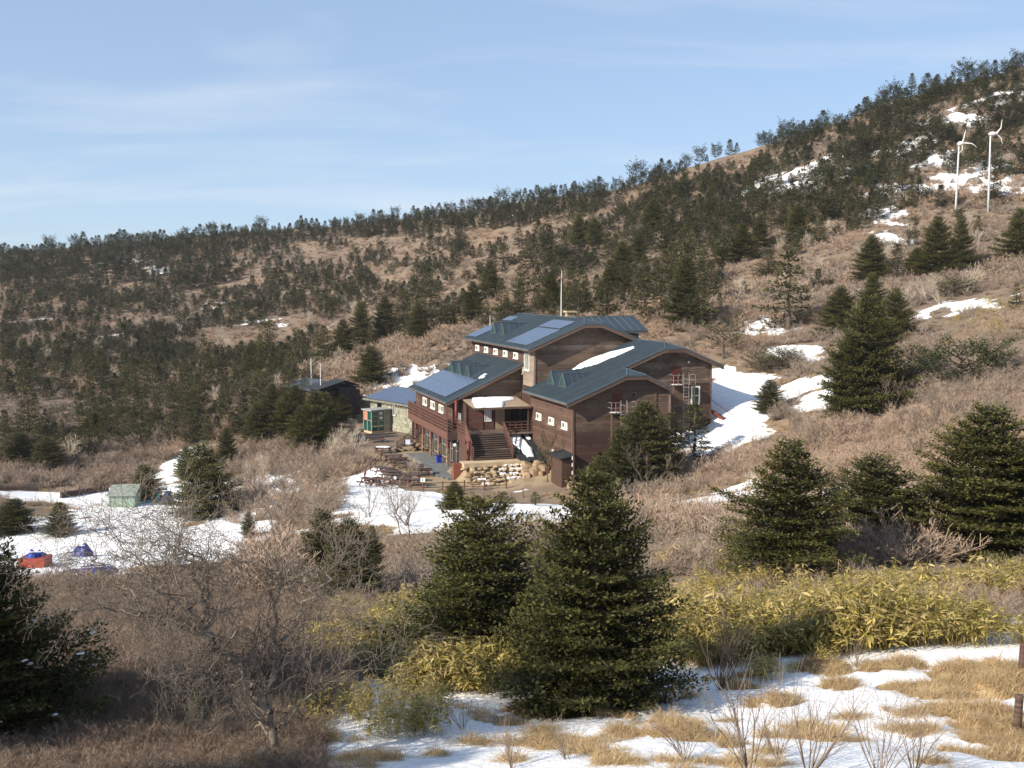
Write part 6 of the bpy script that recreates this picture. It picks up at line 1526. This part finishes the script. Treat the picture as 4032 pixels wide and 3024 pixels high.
# ---- bare trees and bushes (each a thing)
def seg_mesh(name, segs, mat, n=5, tips=None):
    """segs: (p0,p1,r0,r1) -> tapered n-sided tubes in one mesh"""
    A = np.array([s_[0] for s_ in segs]); B_ = np.array([s_[1] for s_ in segs]); ra = np.array([s_[2] for s_ in segs]); rb_ = np.array([s_[3] for s_ in segs])
    d = unit(B_ - A); up = np.where(np.abs(d[:, 2:3]) < .9, np.array([[0, 0, 1.]]), np.array([[1., 0, 0]])); x = unit(np.cross(d, up)); y = np.cross(d, x)
    an = np.arange(n) * 2 * np.pi / n; c, s_ = np.cos(an), np.sin(an)
    ring = x[:, None] * c[None, :, None] + y[:, None] * s_[None, :, None]
    V = np.concatenate([A[:, None] + ring * ra[:, None, None], B_[:, None] + ring * rb_[:, None, None]], 1)
    m = len(segs); k = np.arange(n); f = np.stack([k, (k + 1) % n, n + (k + 1) % n, n + k], -1); Fc = (np.arange(m) * 2 * n)[:, None, None] + f[None]
    tip = np.repeat(np.clip(1 - ra / (ra.max() * .25 + 1e-9), 0, 1), 2 * n)
    return mesh_from(name, V.reshape(-1, 3), Fc.reshape(-1, 4), mat, smooth=True, attrs={'tip': ('FLOAT', tip)})
def grow(g, p, d, L, r, depth, out, minr=.0025, wob=.22, up=.10, ang=.62, kids=(2, 3), side=.8, dec=.68):
    n = 4; q = np.array(p, float); d = np.array(d, float)
    for k in range(n):
        d = unit(d + g.normal(0, wob * .5, 3) + np.array([0, 0, up * .4])); e = q + d * L / n; r1 = r * (1 - .12); out.append((q, e, r, max(r1, minr))); r = r1
        if depth > 0 and k < n - 1 and g.random() < side:
            ax = unit(np.cross(d, g.normal(size=3))); d2 = unit(d * math.cos(ang * 1.25) + ax * math.sin(ang * 1.25)); grow(g, e, d2, L * g.uniform(.45, .75), r * g.uniform(.45, .65), depth - 1, out, minr, wob, up, ang, kids, side, dec)
        q = e
    if depth > 0:
        for _ in range(g.integers(kids[0], kids[1] + 1)):
            ax = unit(np.cross(d, g.normal(size=3))); a2 = ang * g.uniform(.5, 1.2); d2 = unit(d * math.cos(a2) + ax * math.sin(a2)); grow(g, q, d2, L * dec * g.uniform(.75, 1.15), r * .72, depth - 1, out, minr, wob, up, ang, kids, side, dec)
def split_tree(segs, rcut): return [s_ for s_ in segs if s_[2] >= rcut], [s_ for s_ in segs if s_[2] < rcut]
def bare_tree(name, p, segs, mat, label, rcut, cat='tree', group=None, sides=(6, 3)):
    e = empty(name, tuple(p), 0, label, cat, group); a, b = split_tree(segs, rcut)
    link('trunk', seg_mesh('trunk', a, mat, sides[0]), e); link('branches', seg_mesh('branches', b, mat, sides[1]), e); return e
# the leaning bare tree in the left foreground: main limbs follow the photo, the rest grows from them
g = np.random.default_rng(4); q0 = hits_s([612], [1648], y0=9)[0]; segs = []
def limb(pts, r0, r1, deps, sub=3, dens=5, subL=.55, ext=True):
    P3 = [at_s(x, y, d_) - q0 for (x, y), d_ in zip(pts, deps)]; n = 5; cur = []
    for i in range(len(P3) - 1):
        for k in range(n): cur.append(P3[i] + (P3[i + 1] - P3[i]) * k / n + g.normal(0, .03, 3))
    cur.append(P3[-1]); m = len(cur)
    for i in range(m - 1):
        ra = r0 + (r1 - r0) * i / m; rb_ = r0 + (r1 - r0) * (i + 1) / m; segs.append((cur[i], cur[i + 1], ra, rb_))
        if i > 1 and g.random() < dens / 7.:
            d = unit(cur[i + 1] - cur[i]); ax = unit(np.cross(d, g.normal(size=3))); d2 = unit(d * .6 + ax * .9 + np.array([0, 0, .25])); grow(g, cur[i], d2, subL * g.uniform(.6, 1.2), ra * .5, sub, segs, .0030, .62, .03, .85, (2, 2), .75, .66)
    if ext:
        for _ in range(2):
            d = unit(cur[-1] - cur[-3]); ax = unit(np.cross(d, g.normal(size=3))); grow(g, cur[-1], unit(d + ax * .4), subL, r1 * .85, sub, segs, .0030, .58, .05, .8, (2, 2), .8, .68)
dd = q0[1]
limb([(612, 1648), (572, 1540), (520, 1440), (455, 1385), (420, 1330)], .055, .022, [dd, dd - .1, dd - .2, dd - .3, dd - .4], 3, 5)
limb([(520, 1440), (470, 1400), (400, 1350), (330, 1320), (250, 1320)], .030, .010, [dd - .2, dd - .3, dd - .5, dd - .6, dd - .7], 3, 6)
limb([(455, 1385), (435, 1300), (415, 1230), (380, 1180)], .024, .007, [dd - .3, dd - .1, dd, dd + .1], 3, 6)
limb([(460, 1390), (450, 1290), (430, 1210), (360, 1140)], .020, .006, [dd - .3, dd + .2, dd + .3, dd + .4], 3, 6)
limb([(572, 1540), (598, 1440), (590, 1360), (606, 1250), (600, 1190)], .036, .008, [dd - .1, dd + .2, dd + .4, dd + .5, dd + .6], 3, 6)
limb([(594, 1400), (640, 1330), (690, 1270), (745, 1190)], .020, .006, [dd + .3, dd + .2, dd + .1, dd], 3, 6)
limb([(598, 1440), (660, 1380), (740, 1345), (800, 1335)], .014, .005, [dd + .2, dd, dd - .1, dd - .2], 2, 6)
limb([(540, 1480), (480, 1455), (400, 1445), (330, 1400)], .016, .005, [dd - .1, dd - .4, dd - .6, dd - .7], 3, 6)
limb([(590, 1590), (640, 1530), (690, 1490), (770, 1450)], .016, .005, [dd, dd - .2, dd - .3, dd - .4], 2, 5)
limb([(330, 1320), (260, 1260), (220, 1220), (170, 1190)], .012, .005, [dd - .6, dd - .5, dd - .4, dd - .3], 3, 6)
limb([(400, 1350), (340, 1260), (300, 1210), (260, 1170)], .013, .005, [dd - .5, dd - .3, dd - .2, dd], 3, 6)
bare_tree('bare_tree', q0, segs, M_BAREDARK, 'leaning bare tree with tangled twisted branches in the left foreground', .010)
print('bare tree', len(segs), round(time.time() - T0, 1))
# many-stemmed bare bushes on the near snow
def bush_at(x, y, h, seed, label, stems=9, mat=M_TWIGNEAR, depth=2, spread=.5, r=.011, group=None):
    q = hits_s([x], [y], y0=9)[0]; g_ = np.random.default_rng(seed); sg = []
    for i in range(stems):
        az = g_.uniform(0, 6.28); d = unit(np.array([math.cos(az) * spread, math.sin(az) * spread, 1])); grow(g_, np.array([0, 0, -.05]), d, h * g_.uniform(.42, .62), r * g_.uniform(.6, 1.1), depth, sg, .0016, .14, .12, .42, (1, 2), .6, .62)
    e = empty('bare_bush', tuple(q), 0, label, 'bush', group); link('stems', seg_mesh('stems', sg, mat, 4), e)
bush_at(1556, 1490, 1.45, 1, 'tall bare bush with upright stems beside the large middle fir', 13, r=.010)
bush_at(1620, 1672, 1.2, 2, 'bare bush with forked stems at the bottom edge right of centre', 7)
bush_at(1745, 1680, 1.1, 3, 'thin bare bush at the bottom edge among dry grass', 9)
bush_at(1680, 1640, .8, 12, 'short bare bush between two taller ones at the bottom edge', 9, r=.007)
bush_at(1900, 1690, 1.1, 4, 'low bare bush at the bottom edge left of the posts', 11, r=.007)
bush_at(1975, 1670, .8, 5, 'faint bare bush farthest right along the bottom edge', 10, r=.006)
bush_at(1225, 1640, .55, 6, 'little bare bush growing from a grass tuft below the middle fir', 9, r=.005)
bush_at(1000, 1575, .5, 7, 'small upright bare twigs in the shaded snow', 5, r=.006)
bush_at(1105, 1660, .6, 8, 'small bare bush at the bottom edge left of centre', 8, r=.005)
bush_at(1275, 1545, .55, 9, 'dry twigs at the skirt of the large middle fir', 9, r=.005)
bush_at(1480, 1640, .7, 10, 'thin orange-brown bush on the sunlit snow', 12, r=.005)
bush_at(1850, 1440, .6, 11, 'small dry bush between grass mounds on the sunlit snow', 9, r=.005)
gb = np.random.default_rng(12)
for i, (x, y, h) in enumerate([(170, 1440, 1.3), (260, 1480, 1.2), (350, 1440, 1.1), (430, 1520, .9), (500, 1500, 1.1), (640, 1470, 1.0), (690, 1540, .8), (230, 1560, .9), (330, 1590, .8), (560, 1600, .7), (120, 1530, 1.1), (400, 1620, .7), (680, 1610, .7), (300, 1380, 1.3), (560, 1400, 1.1), (200, 1390, 1.4)]):
    bush_at(x, y, h, 40 + i, 'tangled bare bush ' + ('behind ' if y < 1450 else 'beside ' if y < 1560 else 'in front of ') + 'the leaning bare tree, ' + ('far to its left' if x < 240 else 'to its left' if x < 420 else 'close by it' if x < 600 else 'to its right'), 9, mat=M_BAREDARK if i % 2 else M_TWIGNEAR, depth=3, spread=.75, r=.008, group='bushes in the near thicket')
# bare trees on the slopes
BT_ = []
for i in range(5):
    g_ = np.random.default_rng(70 + i); sg = []
    for k in range(2 + i % 3):
        az = g_.uniform(0, 6.28); grow(g_, np.array([0, 0, -.1]), unit(np.array([.45 * math.cos(az), .45 * math.sin(az), 1])), 1.5, .075, 4, sg, .012, .3, .15, .55, (2, 2), .55, .72)
    a, b = split_tree(sg, .035); BT_.append((seg_mesh('trunk', a, M_BARE if i < 3 else M_BAREDARK, 5), seg_mesh('branches', b, M_BARE if i < 3 else M_BAREDARK, 3), max(s_[1][2] for s_ in sg)))
def slope_tree(kind, x, y, h, label, group=None, dep=None):
    q = hits_s([x], [y], y0=40)[0] if not dep else at_s(x, y, dep)
    if not np.isfinite(q[0]): return
    q[2] = hz(q[0], q[1]); a, b, H_ = BT_[kind]; e = empty('bare_tree', tuple(q), rng.uniform(0, 6.28), label, 'tree', group); e.scale = (h / H_,) * 3
    link('trunk', a, e); link('branches', b, e)
slope_tree(4, 1395, 1078, 4.6, 'grey bare tree with forked limbs in front of the near gable', dep=99)
slope_tree(4, 1742, 985, 3.6, 'dark bare tree in the brush right of the lodge')
slope_tree(3, 1985, 1010, 3.4, 'grey bare tree above the dense rounded fir')
slope_tree(0, 2005, 655, 3.6, 'pale white-stemmed tree below the turbines')
slope_tree(1, 150, 1000, 4.0, 'pale bare tree at the edge of the left wood')
slope_tree(0, 475, 880, 4.0, 'pale bare tree left of the charcoal hut')
slope_tree(1, 760, 985, 4.0, 'pale bare tree in the brush left of the terrace')
slope_tree(2, 720, 1000, 4.0, 'leaning pale tree below the charcoal hut')
slope_tree(0, 1480, 690, 3.8, 'pale bare tree behind the lodge next to the dark fir')
slope_tree(2, 1445, 680, 3.6, 'pale many-stemmed tree behind the lodge cross wing')
slope_tree(4, 270, 1010, 4.2, 'dark bare tree behind the timber edging')
slope_tree(3, 350, 1000, 4.2, 'grey bare tree behind the green shed')
slope_tree(3, 620, 1110, 4.0, 'grey bare tree in the snow gap below the terrace')
slope_tree(4, 560, 1080, 3.8, 'dark bare tree left of the snow gap')
for i in range(34):
    x, y = (rng.uniform(470, 900), rng.uniform(930, 1180)) if i < 20 else (rng.uniform(1620, 2180), rng.uniform(860, 1090))
    slope_tree(int(rng.integers(2, 5)), x, y, rng.uniform(2.9, 3.6) if i % 2 else rng.uniform(1.9, 2.5), ('taller ' if i % 2 else 'smaller ') + ('grey-brown bare sapling in the brush left of the terrace, ' if x < 700 else 'grey-brown bare sapling in the brush below the terrace, ' if i < 20 else 'grey-brown bare sapling in the brush right of the lodge, ') + ('higher up' if (y < 1040 if i < 20 else y < 970) else 'lower down'), 'bare saplings in the brush')
slope_tree(3, 880, 1190, 3.2, 'grey bare tree in the brush below the terrace snow')
for i in range(60):
    x = rng.uniform(60, 2180); y = rng.uniform(560, 860) if x < 1000 else rng.uniform(480, 680)
    if 960 < x < 1560 and y > 640: continue
    slope_tree(int(rng.integers(0, 3)), x, y, rng.uniform(2.6, 4.4), 'small pale bare tree in the hillside brush, ' + where(x), 'pale bare trees on the slopes')
print('vegetation', round(time.time() - T0, 1))
# ------------------------------------------------------------------ thin winter haze over the whole valley
HZ_ = MB().box(-700, 620, -90, 1060, -95, 110).mesh('haze')
t = NT('haze_air'); pv = t.n('ShaderNodeVolumePrincipled', {'Color': (.90, .92, .95, 1), 'Density': .00010, 'Anisotropy': .2}); t.l(pv.outputs[0], t.out.inputs['Volume'])
HZ_.materials.append(t.m); link('haze', HZ_, kind='stuff', label='thin pale winter haze filling the valley')
SC.cycles.volume_bounces = 1
print('done', round(time.time() - T0, 1))
